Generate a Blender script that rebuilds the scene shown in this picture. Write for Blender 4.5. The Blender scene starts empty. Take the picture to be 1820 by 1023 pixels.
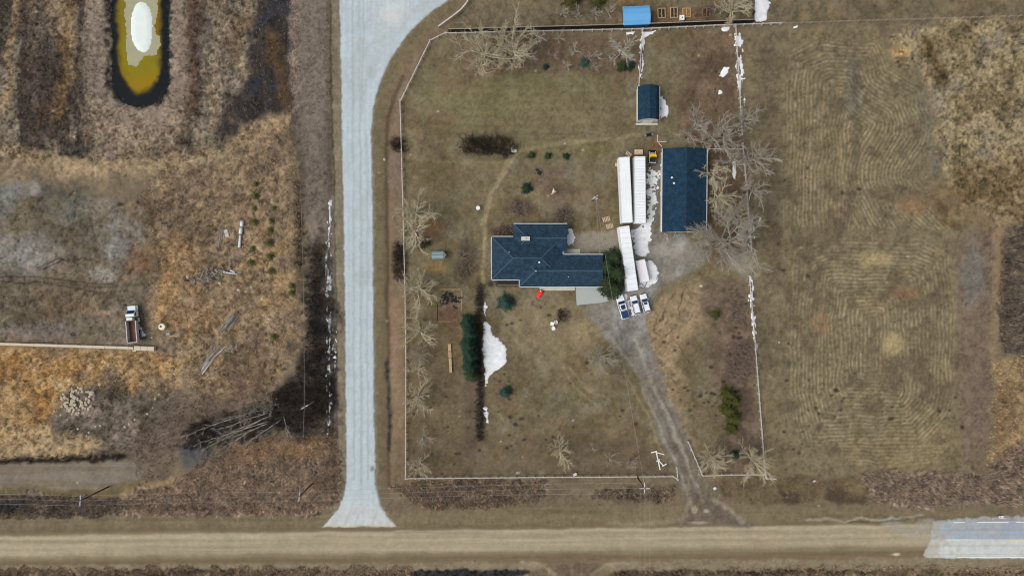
import bpy, math, random
import numpy as np
from mathutils import Vector, Matrix
R = math.radians
# ------------------------------------------------------------------ camera, sky, sun, exposure
SC = bpy.context.scene
COL = SC.collection
CAM_H = 170.0                       # drone height above the ground, metres
S = 1820 / (CAM_H * 1.5)            # survey map units per metre at ground level
cam_d = bpy.data.cameras.new('camera')
cam_d.sensor_width = 36.0
cam_d.lens = 24.0
cam_d.clip_end = 6000
cam_o = bpy.data.objects.new('camera', cam_d)
COL.objects.link(cam_o)
cam_o.location = (0, 0, CAM_H)
SC.camera = cam_o
SUN_EL, SUN_AZ = 52.0, 250.0        # degrees; azimuth clockwise from north
w = bpy.data.worlds.new('World')
SC.world = w
w.use_nodes = True
nt = w.node_tree
bg = nt.nodes['Background']
sky = nt.nodes.new('ShaderNodeTexSky')
sky.sky_type = 'NISHITA'
sky.sun_disc = False
sky.sun_elevation = R(SUN_EL)
sky.sun_rotation = R(SUN_AZ)
sky.air_density = 1.0
sky.dust_density = 4.0
hs = nt.nodes.new('ShaderNodeHueSaturation')
hs.inputs['Saturation'].default_value = 0.4
nt.links.new(sky.outputs[0], hs.inputs['Color'])
nt.links.new(hs.outputs[0], bg.inputs[0])
bg.inputs[1].default_value = 0.115
sd_ = bpy.data.lights.new('sun', 'SUN')
sd_.energy = 1.5
sd_.angle = R(40)
sd_.color = (1.0, 0.965, 0.92)
so = bpy.data.objects.new('sun', sd_)
COL.objects.link(so)
az, el = R(SUN_AZ), R(SUN_EL)
to_sun = Vector((math.sin(az) * math.cos(el), math.cos(az) * math.cos(el), math.sin(el)))
so.rotation_euler = to_sun.to_track_quat('Z', 'Y').to_euler()
so.location = to_sun * 120
SC.view_settings.view_transform = 'Standard'
SC.view_settings.look = 'None'
SC.view_settings.gamma = 1
SC.view_settings.use_curve_mapping = False
SC.view_settings.exposure = 0.07
SC.cycles.filter_width = 1.15
SC.cycles.max_bounces = 6
GAIN = (1.0, 1.0, 1.0)              # base colours are measured colours divided by the light's tint

# ------------------------------------------------------------------ helpers
def G(px, py, z=0.0):
    """map survey units -> metres; z corrects for the height at which a point was surveyed"""
    k = (1 - z / CAM_H) / S
    return ((px - 910) * k, (511.5 - py) * k)

def lin(c):
    o = []
    for i, v in enumerate(c[:3]):
        v = v / 255.0
        v = v / 12.92 if v <= 0.04045 else ((v + 0.055) / 1.055) ** 2.4
        o.append(v * GAIN[i])
    return tuple(o)

MATS = {}
def mat(name, c, rough=0.8, var=0.15, scale=3.0, metal=0.0, bump=0.0, spec=0.3, stretch=None, c2=None):
    if name in MATS: return MATS[name]
    m = bpy.data.materials.new(name); m.use_nodes = True
    n = m.node_tree; b = n.nodes['Principled BSDF']
    b.inputs['Roughness'].default_value = rough
    b.inputs['Metallic'].default_value = metal
    b.inputs['Specular IOR Level'].default_value = spec
    tc = n.nodes.new('ShaderNodeTexCoord'); mp = n.nodes.new('ShaderNodeMapping')
    n.links.new(tc.outputs['Object'], mp.inputs[0])
    if stretch: mp.inputs['Scale'].default_value = stretch
    nz = n.nodes.new('ShaderNodeTexNoise'); nz.inputs['Scale'].default_value = scale
    nz.inputs['Detail'].default_value = 6; nz.inputs['Roughness'].default_value = 0.65
    n.links.new(mp.outputs[0], nz.inputs[0])
    rp = n.nodes.new('ShaderNodeValToRGB')
    a = lin(c); d = lin(c2) if c2 else a
    rp.color_ramp.elements[0].position = 0.3; rp.color_ramp.elements[1].position = 0.7
    rp.color_ramp.elements[0].color = (*[x * (1 - var) for x in a], 1)
    rp.color_ramp.elements[1].color = (*[min(0.95, x * (1 + var)) for x in d], 1)
    n.links.new(nz.outputs[0], rp.inputs[0]); n.links.new(rp.outputs[0], b.inputs['Base Color'])
    if bump:
        bp = n.nodes.new('ShaderNodeBump'); bp.inputs['Strength'].default_value = bump
        bp.inputs['Distance'].default_value = 0.05
        n.links.new(nz.outputs[0], bp.inputs['Height']); n.links.new(bp.outputs[0], b.inputs['Normal'])
    MATS[name] = m
    return m

def attr_mat(name, rough=0.9, grain=0.25, scale=4.0, bump=0.4, spec=0.15, stretch=None):
    """earth-like surface: a colour attribute broken up by fine grain"""
    if name in MATS: return MATS[name]
    m = bpy.data.materials.new(name); m.use_nodes = True
    n = m.node_tree; b = n.nodes['Principled BSDF']
    b.inputs['Roughness'].default_value = rough
    b.inputs['Specular IOR Level'].default_value = spec
    at = n.nodes.new('ShaderNodeAttribute'); at.attribute_name = 'Col'
    tc = n.nodes.new('ShaderNodeTexCoord'); mp = n.nodes.new('ShaderNodeMapping')
    n.links.new(tc.outputs['Object'], mp.inputs[0])
    if stretch: mp.inputs['Scale'].default_value = stretch
    nz = n.nodes.new('ShaderNodeTexNoise'); nz.inputs['Scale'].default_value = scale
    nz.inputs['Detail'].default_value = 5; nz.inputs['Roughness'].default_value = 0.7
    n.links.new(mp.outputs[0], nz.inputs[0])
    mr = n.nodes.new('ShaderNodeMapRange')
    mr.inputs['From Min'].default_value = 0.25; mr.inputs['From Max'].default_value = 0.75
    mr.inputs['To Min'].default_value = 1 - grain; mr.inputs['To Max'].default_value = 1 + grain
    n.links.new(nz.outputs[0], mr.inputs[0])
    mx = n.nodes.new('ShaderNodeVectorMath'); mx.operation = 'SCALE'
    n.links.new(at.outputs['Color'], mx.inputs[0]); n.links.new(mr.outputs[0], mx.inputs['Scale'])
    n.links.new(mx.outputs[0], b.inputs['Base Color'])
    if bump:
        bp = n.nodes.new('ShaderNodeBump'); bp.inputs['Strength'].default_value = bump
        bp.inputs['Distance'].default_value = 0.08
        n.links.new(nz.outputs[0], bp.inputs['Height']); n.links.new(bp.outputs[0], b.inputs['Normal'])
    MATS[name] = m
    return m

def tag(o, label=None, cat=None, group=None, kind=None):
    if label: o['label'] = label
    if cat: o['category'] = cat
    if group: o['group'] = group
    if kind: o['kind'] = kind
    return o

def thing(name, loc, rz, label, cat, group=None):
    o = bpy.data.objects.new(name, None); COL.objects.link(o)
    o.empty_display_size = 0.3
    o.location = loc if len(loc) == 3 else (loc[0], loc[1], 0); o.rotation_euler = (0, 0, rz)
    return tag(o, label, cat, group)

class MB:
    """collects shapes, then links them as one mesh object"""
    def __init__(s): s.v = []; s.f = []; s.T = None
    def add(s, vs, fs):
        k = len(s.v); s.v += [tuple(v) for v in vs]; s.f += [tuple(i + k for i in f) for f in fs]; return s
    def box(s, c, d, rz=0.0, top=1.0, rx=0.0):
        x, y, z = d[0] / 2, d[1] / 2, d[2] / 2
        vs = [(-x, -y, -z), (x, -y, -z), (x, y, -z), (-x, y, -z), (-x * top, -y * top, z), (x * top, -y * top, z), (x * top, y * top, z), (-x * top, y * top, z)]
        M = Matrix.Translation(c) @ Matrix.Rotation(rz, 4, 'Z') @ Matrix.Rotation(rx, 4, 'X')
        return s.add([M @ Vector(v) for v in vs], [(3, 2, 1, 0), (4, 5, 6, 7), (0, 1, 5, 4), (1, 2, 6, 5), (2, 3, 7, 6), (3, 0, 4, 7)])
    def tube(s, p, q, r0, r1=None, n=6, cap=True):
        if r1 is None: r1 = r0
        p = Vector(p); q = Vector(q); d = (q - p)
        if d.length < 1e-6: return s
        d.normalize(); a = d.orthogonal().normalized(); b = d.cross(a)
        vs = []
        for c, r in ((p, r0), (q, r1)):
            for i in range(n):
                t = 2 * math.pi * i / n; vs.append(c + (a * math.cos(t) + b * math.sin(t)) * r)
        fs = [(i, (i + 1) % n, n + (i + 1) % n, n + i) for i in range(n)]
        if cap: fs += [tuple(range(n - 1, -1, -1)), tuple(range(n, 2 * n))]
        return s.add(vs, fs)
    def loft(s, rings, caps=True):
        n = len(rings[0]); vs = [v for r in rings for v in r]; fs = []
        for k in range(len(rings) - 1):
            for i in range(n):
                j = (i + 1) % n; fs.append((k * n + i, k * n + j, (k + 1) * n + j, (k + 1) * n + i))
        if caps: fs += [tuple(range(n - 1, -1, -1)), tuple(range((len(rings) - 1) * n, len(rings) * n))]
        return s.add(vs, fs)
    def prism(s, pts, z0, z1):
        return s.loft([[(p[0], p[1], z0) for p in pts], [(p[0], p[1], z1) for p in pts]])
    def quad(s, a, b, c, d): return s.add([a, b, c, d], [(0, 1, 2, 3)])
    def slab(s, a, b, c, d, t):
        """a pane: quad extruded by t along its normal"""
        a, b, c, d = map(Vector, (a, b, c, d)); nn = (b - a).cross(d - a).normalized() * t
        return s.add([a, b, c, d, a + nn, b + nn, c + nn, d + nn], [(3, 2, 1, 0), (4, 5, 6, 7), (0, 1, 5, 4), (1, 2, 6, 5), (2, 3, 7, 6), (3, 0, 4, 7)])
    def mesh(s, name):
        m = bpy.data.meshes.new(name); m.from_pydata(s.v, [], s.f); m.update(); return m
    def build(s, name, material, parent=None, smooth=False, loc=None, rz=0.0):
        m = s.mesh(name); m.materials.append(material)
        if smooth: m.polygons.foreach_set('use_smooth', [True] * len(m.polygons))
        return link(name, m, parent, loc, rz)

def link(name, me, parent=None, loc=None, rz=0.0, scale=None):
    o = bpy.data.objects.new(name, me); COL.objects.link(o)
    if parent: o.parent = parent
    if loc: o.location = loc
    if rz: o.rotation_euler = (0, 0, rz)
    if scale: o.scale = scale
    return o

def np_mesh(name, V, F, material, col=None, smooth=False):
    """V (n,3), F (m,k) arrays -> mesh, fast"""
    V = np.asarray(V, np.float32); F = np.asarray(F, np.int32)
    me = bpy.data.meshes.new(name); k = F.shape[1]
    me.vertices.add(len(V)); me.vertices.foreach_set('co', V.ravel())
    me.loops.add(F.size); me.loops.foreach_set('vertex_index', F.ravel())
    me.polygons.add(len(F)); me.polygons.foreach_set('loop_start', np.arange(0, F.size, k, dtype=np.int32))
    if smooth: me.polygons.foreach_set('use_smooth', np.ones(len(F), bool))
    me.update(calc_edges=True)
    if col is not None:
        a = me.color_attributes.new('Col', 'FLOAT_COLOR', 'POINT')
        c4 = np.ones((len(V), 4), np.float32); c4[:, :3] = col
        a.data.foreach_set('color', c4.ravel())
    me.materials.append(material)
    return me

def copy_tree(o, parent=None):
    c = o.copy(); COL.objects.link(c)
    if parent: c.parent = parent
    for ch in list(o.children): copy_tree(ch, c)
    return c

# ------------------------------------------------------------------ noise on arrays
def _hash(ix, iy, seed):
    h = (ix.astype(np.uint32) * np.uint32(374761393) + iy.astype(np.uint32) * np.uint32(668265263) + np.uint32((seed * 974634517) & 0xffffffff))
    h = (h ^ (h >> np.uint32(13))) * np.uint32(1274126177)
    h = h ^ (h >> np.uint32(16))
    return (h & np.uint32(0xffff)).astype(np.float32) / np.float32(32767.5) - np.float32(1)

def vn(x, y, seed=0):
    x = np.asarray(x, np.float64); y = np.asarray(y, np.float64)
    fx = np.floor(x); fy = np.floor(y)
    tx = (x - fx).astype(np.float32); ty = (y - fy).astype(np.float32)
    ix = fx.astype(np.int64) & 0xffffffff; iy = fy.astype(np.int64) & 0xffffffff
    tx = tx * tx * (3 - 2 * tx); ty = ty * ty * (3 - 2 * ty)
    i1 = (ix + 1) & 0xffffffff; j1 = (iy + 1) & 0xffffffff
    a = _hash(ix, iy, seed); b = _hash(i1, iy, seed); c = _hash(ix, j1, seed); d = _hash(i1, j1, seed)
    return (a + (b - a) * tx) * (1 - ty) + (c + (d - c) * tx) * ty

def fbm(x, y, sx, sy=None, octs=4, seed=0, gain=0.55):
    sy = sy or sx
    x = x / sx; y = y / sy; t = 0; a = 1.0; tot = 0
    for k in range(octs):
        t = t + a * vn(x * 2 ** k + 17.3 * k, y * 2 ** k - 9.1 * k, seed * 31 + k); tot += a; a *= gain
    return t / tot * 1.6

def sstep(a, b, x):
    t = np.clip((x - a) / (b - a), 0, 1); return t * t * (3 - 2 * t)

def sd_poly(u, v, pts):
    """signed distance to a polygon, negative inside; exact near it, large far away"""
    pts = np.asarray(pts, np.float64)
    out = np.full(u.shape, 1e3, np.float32)
    lo = pts.min(0) - 40; hi = pts.max(0) + 40
    k = np.nonzero((u > lo[0]) & (u < hi[0]) & (v > lo[1]) & (v < hi[1]))
    uu = u[k]; vv = v[k]
    if not len(uu): return out
    d2 = np.full(uu.shape, 1e12); ins = np.zeros(uu.shape, bool)
    n = len(pts)
    for i in range(n):
        a = pts[i]; b = pts[(i + 1) % n]; ex, ey = b - a
        wx = uu - a[0]; wy = vv - a[1]
        t = np.clip((wx * ex + wy * ey) / max(ex * ex + ey * ey, 1e-9), 0, 1)
        dx = wx - ex * t; dy = wy - ey * t
        d2 = np.minimum(d2, dx * dx + dy * dy)
        c = ((a[1] <= vv) != (b[1] <= vv))
        if abs(ey) > 1e-9:
            ins ^= c & (uu < a[0] + (vv - a[1]) / ey * ex)
    d = np.sqrt(d2); out[k] = np.where(ins, -d, d)
    return out

def d_line(u, v, pts, margin=60):
    pts = np.asarray(pts, np.float64)
    out = np.full(u.shape, 1e3, np.float32)
    lo = pts.min(0) - margin; hi = pts.max(0) + margin
    k = np.nonzero((u > lo[0]) & (u < hi[0]) & (v > lo[1]) & (v < hi[1]))
    uu = u[k]; vv = v[k]
    if not len(uu): return out
    d2 = np.full(uu.shape, 1e12)
    for i in range(len(pts) - 1):
        a = pts[i]; ex, ey = pts[i + 1] - a
        wx = uu - a[0]; wy = vv - a[1]
        t = np.clip((wx * ex + wy * ey) / max(ex * ex + ey * ey, 1e-9), 0, 1)
        d2 = np.minimum(d2, (wx - ex * t) ** 2 + (wy - ey * t) ** 2)
    out[k] = np.sqrt(d2)
    return out
# ------------------------------------------------------------------ the land: outlines in map units
GRAVEL = [(603, -900), (604, 0), (607, 150), (610, 330), (613, 520), (615, 700), (616, 848), (612, 882), (600, 906), (584, 924), (572, 936),
          (706, 936), (688, 918), (675, 895), (668, 862), (666, 780), (664, 600), (663, 400), (660, 235), (664, 190), (674, 150), (690, 112),
          (713, 76), (738, 47), (765, 22), (799, -2), (836, -42), (862, -110), (800, -210), (720, -340), (680, -520), (664, -900)]
DIRT = [(-9000, 947), (0, 943), (300, 938), (600, 936), (900, 932), (1300, 930), (1600, 926), (1652, 925), (1660, 960), (1650, 991), (1300, 993), (900, 998), (500, 1000), (0, 1004), (-9000, 1012)]
ASPH = [(1657, 925), (1740, 924), (9000, 918), (9000, 986), (1740, 991), (1648, 990), (1640, 985), (1653, 960)]
PAD = [(1023, 510), (1068, 510), (1082, 535), (1066, 538), (1025, 542)]
DRIVE = [(1040, 540), (1066, 538), (1090, 530), (1095, 470), (1102, 420), (1130, 400), (1130, 290), (1148, 280), (1174, 285), (1176, 412), (1215, 418), (1262, 450), (1250, 470), (1200, 495),
         (1168, 512), (1152, 545), (1150, 575), (1162, 640), (1186, 700), (1213, 765), (1241, 830), (1264, 880), (1300, 910), (1338, 930), (1208, 930), (1222, 915), (1226, 890), (1200, 840), (1180, 785), (1157, 725),
         (1135, 670), (1105, 630), (1070, 590), (1048, 560)]
PATIO = [(1008, 412), (1030, 415), (1072, 412), (1100, 405), (1100, 455), (1072, 451), (1001, 449), (1001, 424)]
LAWN = [(712, 185), (765, 76), (793, 62), (1140, 55), (1304, 48), (1318, 250), (1330, 470), (1345, 700), (1357, 842), (1250, 845), (1195, 843), (724, 848), (721, 520), (715, 290)]
HAY = [(1320, 50), (1560, 48), (1580, 90), (1640, 140), (1655, 210), (1665, 300), (1690, 360), (1770, 400), (1765, 600), (1760, 800), (1740, 832), (1500, 845), (1362, 842), (1350, 700), (1335, 480)]
HAY_UP = [(1372, 640), (1384, 300), (1392, 90), (1460, 62), (1566, 68), (1584, 118), (1640, 150), (1660, 215), (1652, 262), (1622, 310), (1652, 362), (1720, 430), (1790, 640)]
HAY_LO = [(1400, 432), (1470, 418), (1640, 420), (1690, 450), (1702, 560), (1700, 700), (1690, 745), (1640, 800), (1420, 800), (1396, 700), (1394, 560)]
APPR = [(955, 1002), (975, 1030), (985, 1200), (1060, 1200), (1050, 1030), (1078, 1002)]
WBED = [(205, 905), (230, 870), (300, 862), (350, 830), (385, 805), (420, 785), (500, 770), (560, 785), (600, 800), (608, 860), (600, 895), (560, 915), (400, 918), (280, 918)]
WDITCH = [(-60, 885), (40, 880), (205, 885), (215, 915), (120, 918), (-60, 922)]
SBED = [(688, 862), (760, 852), (970, 855), (965, 885), (900, 893), (840, 905), (780, 902), (720, 885)]
SBED_B = [(1060, 872), (1120, 862), (1200, 870), (1190, 888), (1060, 884)]
SEBED = [(1530, 850), (1600, 842), (1700, 845), (1760, 845), (1790, 800), (1830, 770), (1850, 890), (1800, 898), (1700, 895), (1640, 903), (1540, 892)]
EBED = [(1785, 400), (1850, 390), (1850, 650), (1782, 632), (1776, 560), (1780, 470)]
BOTBED = [(-60, 1010), (400, 1006), (800, 1004), (940, 1008), (950, 1045), (-60, 1045)]
BOTBED_E = [(1085, 1012), (1300, 1006), (1600, 1004), (1850, 1004), (1850, 1045), (1085, 1045)]
MARSH = [(556, 430), (580, 420), (588, 470), (592, 640), (594, 775), (520, 768), (480, 760), (400, 792), (330, 800), (322, 770), (400, 740), (460, 715), (500, 690), (535, 640), (546, 560), (544, 490)]
DSTREAM = [(505, -40), (450, 40), (455, 120), (420, 180), (395, 235), (400, 262), (440, 225), (510, 200), (520, 120), (515, 0)]
NWR = [(-200, -400), (520, -400), (520, 200), (470, 225), (400, 270), (330, 292), (200, 285), (0, 280), (-200, 280)]
GOLD = [(240, 350), (290, 300), (400, 285), (440, 230), (520, 205), (535, 380), (530, 600), (480, 690), (380, 720), (330, 690), (300, 600), (262, 540), (275, 450)]
YARD = [(-400, 330), (120, 335), (250, 360), (272, 470), (270, 540), (285, 600), (250, 612), (-400, 606)]
ORANGE = [(-400, 612), (240, 622), (330, 640), (300, 700), (180, 690), (110, 700), (90, 760), (60, 790), (-400, 800)]
DUMP = [(110, 690), (160, 675), (300, 690), (400, 720), (420, 760), (300, 800), (180, 800), (100, 770)]
NER = [(1575, 62), (1640, 40), (1830, 36), (1830, 400), (1775, 395), (1700, 360), (1672, 300), (1660, 200), (1640, 130), (1590, 100)]

def pond_sd(u, v, r=48, top=-220, bot=140, cx=247):
    return np.hypot(u - cx, v - np.clip(v, top, bot)) - r

def height(u, v, rough=None):
    u = np.asarray(u, np.float64); v = np.asarray(v, np.float64)
    h = 0.10 * fbm(u, v, 130, octs=2, seed=3) + 0.03 * fbm(u, v, 22, octs=2, seed=4)
    west = sstep(600, 520, u)
    h = h + west * 0.18 * fbm(u, v, 40, octs=3, seed=5)
    inv = sstep(930, 900, v)
    h = h - 0.55 * np.exp(-((u - 586 - 0.012 * v) / 8) ** 2) * sstep(900, 850, v) * sstep(100, 300, v)
    h = h - 0.30 * np.exp(-((u - 690) / 8) ** 2) * sstep(900, 850, v) * sstep(190, 260, v)
    h = h - 0.45 * np.exp(-((v - 893) / 14) ** 2) * (1 - np.exp(-((u - 640) / 60) ** 4)) * (1 - np.exp(-((u - 1255) / 60) ** 4))
    h = h - 0.50 * np.exp(-((v - 1022) / 12) ** 2) * (1 - np.exp(-((u - 1018) / 55) ** 4))
    p = pond_sd(u, v)
    h = h - 1.6 * sstep(14, -16, p) + 0.5 * np.exp(-((p - 34) / 16) ** 2) * sstep(320, 200, v)
    g = sstep(60, 15, np.abs(v - 965)) * 0.15 * (1 - 0.4 * np.clip(np.abs(v - 965) / 35, 0, 1))
    return h + g

def H(px, py):
    return float(height(np.array([px * 1.0]), np.array([py * 1.0]))[0])

STEP = 0.26
def axis(lim):
    a = np.arange(-lim, lim + STEP / 2, STEP); t = []; x = a[-1]; d = STEP
    while x < 2600:
        d *= 1.45; x += d; t.append(x)
    t = np.array(t)
    return np.concatenate([-t[::-1], a, t])
gx = axis(131.0); gy = axis(75.0)
nx, ny = len(gx), len(gy)
X, Y = np.meshgrid(gx, gy)
U = X * S + 910; Vv = 511.5 - Y * S
# wandering copies of the coordinates, so that drawn edges never run straight
wa = fbm(U, Vv, 34, octs=3, seed=11); wb = fbm(U, Vv, 34, octs=3, seed=12)
wc = fbm(U, Vv, 9, octs=3, seed=13); wd = fbm(U, Vv, 9, octs=3, seed=14)
n_fine = fbm(U, Vv, 3.4, octs=2, seed=21)
n_mid = fbm(U, Vv, 9, octs=3, seed=22)
n_big = fbm(U, Vv, 60, octs=4, seed=23)
n_big2 = fbm(U, Vv, 38, octs=4, seed=24)
n_col = fbm(U, Vv, 22, 160, octs=4, seed=25)       # runs north-south
n_row = fbm(U, Vv, 260, 7, octs=4, seed=26)        # runs east-west
n_blot = fbm(U, Vv, 26, octs=4, seed=27)
C = np.zeros(U.shape + (3,), np.float32)
RG = np.full(U.shape, 0.13, np.float32)            # strength of the grain
def paint(c, m, op=1.0, rg=None):
    global C, RG
    m = np.clip(m * op, 0, 1).astype(np.float32)
    C += (np.array(lin(c), np.float32) - C) * m[..., None]
    if rg is not None: RG += (rg - RG) * m
def poly(pts, soft=5, warp=6, fine=2.5):
    return sstep(soft, -soft, sd_poly(U + wa * warp + wc * fine, Vv + wb * warp + wd * fine, pts))
def line(pts, wdt, soft=2, warp=2, fine=1.0):
    return sstep(wdt / 2 + soft, max(0, wdt / 2 - soft), d_line(U + wa * warp + wc * fine, Vv + wb * warp + wd * fine, pts))
def blob(cx, cy, rx, ry, soft=0.5, wp=0.35):
    d = np.hypot((U - cx) / rx, (Vv - cy) / ry) + wp * n_blot + 0.2 * n_mid
    return sstep(1 + soft, 1 - soft, d)

paint((116, 104, 84), np.ones(U.shape))
paint((96, 84, 70), sstep(0.0, 0.9, n_big), 0.6)
# --- north-west rough ground and pond surroundings
m = poly(NWR, 14, 18); paint((122, 111, 95), m, 1, 0.36)
paint((62, 54, 48), m * sstep(0.0, 0.5, n_col), 0.9)
paint((150, 132, 104), m * sstep(0.1, 0.6, -n_col), 0.7)
paint((96, 74, 50), m * sstep(0.15, 0.6, n_big2), 0.6)
paint((48, 46, 46), m * sstep(0.1, 0.5, fbm(U, Vv, 45, 90, seed=31)), 0.75)
paint((148, 124, 90), line([(28, -20), (30, 40), (18, 95), (20, 140), (5, 190)], 13, 5, 6), 0.75)
paint((72, 60, 54), line([(55, 20), (85, 140), (80, 240)], 60, 20, 14), 0.55)
paint((134, 106, 66), line([(120, -20), (118, 120), (100, 210)], 26, 12, 10), 0.6)
p0 = pond_sd(U + wc * 5, Vv + wd * 5)
paint((148, 132, 116), sstep(60, 30, p0) * sstep(-6, 16, p0), 0.8, 0.2)
paint((132, 116, 100), line([(330, -40), (328, 150), (300, 240)], 30, 12, 8), 0.75)
paint((146, 128, 106), line([(170, 205), (210, 245), (290, 245), (322, 205)], 46, 18, 8), 0.7)
paint((92, 62, 48), line([(345, -20), (350, 100), (335, 200)], 18, 9, 8), 0.6)
paint((128, 116, 100), line([(372, -30), (372, 100)], 26, 10, 8), 0.5)
paint((44, 44, 42), sstep(13, 1, p0 + 6 * n_mid), 0.9)
paint((20, 27, 30), sstep(4, -3, p0), 1, 0.08)
m = poly(DSTREAM, 9, 14, 5); paint((44, 42, 44), m, 0.9, 0.2)
paint((52, 56, 64), m * sstep(0.1, 0.5, n_big2), 0.8)
paint((96, 74, 48), line([(480, 60), (500, 130), (505, 180)], 26, 10, 8), 0.7)
paint((128, 114, 100), blob(418, 152, 14, 12), 0.7)
# --- tan belt and yard
m = poly([(-400, 272), (0, 284), (110, 290), (230, 284), (330, 292), (420, 282), (440, 300), (330, 312), (150, 318), (0, 318), (-400, 318)], 20, 18)
paint((144, 124, 94), m, 0.62, 0.3)
paint((104, 90, 74), m * sstep(0.0, 0.5, n_blot), 0.65); paint((160, 138, 102), m * sstep(0.1, 0.5, -n_big2), 0.6)
m = poly(GOLD, 24, 26); paint((146, 126, 98), m, 1, 0.3)
paint((118, 102, 86), m * sstep(-0.1, 0.5, n_big2), 0.8)
paint((166, 136, 92), m * sstep(0.1, 0.5, n_blot) * sstep(360, 460, Vv), 0.6); paint((88, 76, 64), m * sstep(0.1, 0.5, fbm(U, Vv, 14, octs=3, seed=91)), 0.45)
paint((92, 80, 66), m * sstep(0.35, 0.7, n_big), 0.6)
paint((170, 134, 84), blob(285, 525, 30, 60), 0.6); paint((172, 138, 90), blob(320, 470, 40, 50), 0.45)
paint((160, 128, 88), blob(345, 560, 45, 30), 0.5)
m = poly(YARD, 18, 22); paint((110, 99, 82), m, 1, 0.26)
paint((86, 76, 62), m * sstep(0.0, 0.6, n_big2), 0.7)
paint((130, 124, 114), m * sstep(0.05, 0.7, -n_big), 0.5)
paint((104, 92, 66), m * sstep(0.2, 0.6, n_blot), 0.5)
paint((126, 92, 62), m * sstep(0.35, 0.7, -n_blot), 0.5)
for b in [(30, 450, 55, 34, (150, 150, 146)), (10, 355, 18, 26, (122, 130, 124)), (110, 350, 34, 22, (70, 76, 68)), (125, 375, 30, 22, (98, 100, 94)),
          (60, 335, 8, 14, (160, 156, 148)), (40, 340, 22, 14, (128, 126, 122)), (205, 430, 24, 40, (122, 124, 122)), (195, 450, 12, 16, (146, 148, 146)), (178, 485, 18, 13, (176, 172, 162)), (192, 496, 8, 6, (186, 182, 172)),
          (172, 535, 8, 11, (160, 148, 116)), (75, 540, 6, 5, (170, 158, 134)), (70, 560, 46, 28, (74, 62, 44)), (250, 465, 28, 26, (122, 84, 50)), (140, 520, 60, 30, (104, 88, 66)),
          (200, 438, 5, 4, (200, 192, 172)), (60, 588, 80, 14, (124, 114, 108)), (180, 555, 22, 5, (168, 136, 112)), (270, 540, 9, 30, (150, 130, 110)), (150, 430, 26, 30, (80, 74, 56))]:
    paint(b[4], blob(*b[:4], 0.7, 0.6), 0.55)
for t in ([(0, 500), (80, 503), (160, 508), (200, 512)], [(0, 493), (60, 492), (120, 500), (200, 506)], [(70, 480), (110, 463), (150, 458), (175, 466)], [(65, 477), (105, 460), (150, 470)], [(80, 505), (150, 515), (190, 522)]):
    paint((66, 56, 46), line(t, 2.4, 1.4, 2), 0.75)
paint((82, 64, 48), line([(262, 365), (266, 385), (275, 420), (280, 470)], 5, 3, 5), 0.7)
paint((160, 138, 104), line([(-20, 258), (60, 284), (150, 297), (260, 295), (340, 281), (400, 262), (440, 234), (520, 206)], 22, 13, 8), 0.7, 0.3)
# --- orange grass below the barrier, dump ground, lower lane
m = poly(ORANGE, 14, 16); paint((158, 130, 90), m, 1, 0.3)
paint((164, 122, 66), m * sstep(-0.1, 0.5, n_blot), 0.55)
paint((152, 110, 52), blob(10, 640, 36, 30), 0.6); paint((154, 110, 52), blob(80, 700, 16, 42), 0.7); paint((160, 118, 60), blob(120, 660, 34, 22), 0.55)
paint((190, 164, 116), m * sstep(0.1, 0.6, -n_big2), 0.6)
m = poly([(-400, 740), (90, 750), (170, 790), (230, 800), (225, 815), (-400, 808)], 8, 8); paint((158, 134, 98), m, 0.9, 0.34)
m = poly(DUMP, 22, 26); paint((116, 104, 92), m, 0.95, 0.3)
paint((78, 72, 56), m * sstep(0.0, 0.5, n_blot), 0.7); paint((144, 122, 110), m * sstep(0.15, 0.5, -n_blot), 0.6)
m = poly([(250, 760), (330, 700), (420, 690), (480, 690), (440, 730), (330, 770), (300, 850), (260, 880), (225, 850)], 12, 14); paint((108, 92, 78), m, 0.8, 0.2)
paint((104, 86, 68), blob(440, 660, 60, 40), 0.6); paint((92, 72, 54), blob(395, 685, 8, 6), 0.8)
m = poly([(-400, 822), (230, 818), (258, 830), (250, 858), (215, 868), (-400, 870)], 6, 5); paint((128, 118, 106), m, 0.95, 0.1)
paint((110, 98, 76), m * sstep(0.0, 0.5, n_row), 0.5)
paint((34, 30, 28), line([(-400, 818), (60, 817), (180, 813), (222, 811)], 9, 4, 4), 0.9)
paint((60, 56, 48), blob(200, 808, 26, 11), 0.8)
m = poly([(-400, 866), (200, 868), (260, 850), (280, 862), (230, 880), (-400, 884)], 5, 5); paint((104, 92, 58), m, 0.8, 0.14)
m = poly([(205, 880), (250, 860), (330, 845), (350, 850), (280, 885), (270, 905), (210, 905)], 6, 6); paint((156, 130, 90), m, 0.85, 0.2)
# --- strip between rough ground and gravel road
m = poly([(512, -400), (592, -400), (600, 300), (604, 600), (608, 860), (590, 860), (545, 400), (520, 230), (515, 0)], 5, 5); paint((122, 111, 99), m, 0.9, 0.2)
paint((106, 97, 86), m * sstep(0.0, 0.5, n_col), 0.5)
paint((150, 134, 120), line([(523, -100), (524, 80), (524, 210)], 12, 5, 6, 3), 0.65, 0.3)
paint((84, 74, 58), line([(525, 200), (530, 300), (532, 400), (532, 520)], 12, 6, 6, 3), 0.7)
paint((96, 84, 58), line([(582, -200), (584, 120), (590, 330)], 9, 3, 1), 0.6)
paint((62, 54, 42), line([(585, -200), (588, 150), (592, 300), (597, 520), (599, 780)], 3, 1.6, 1.5), 0.7)
m = poly([(590, -400), (603, -400), (610, 330), (616, 850), (606, 870), (600, 700), (598, 450), (592, 250)], 1.5, 1); paint((122, 112, 90), m, 0.9, 0.17)
paint((136, 120, 98), m * sstep(0.0, 0.5, n_mid), 0.4)
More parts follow.
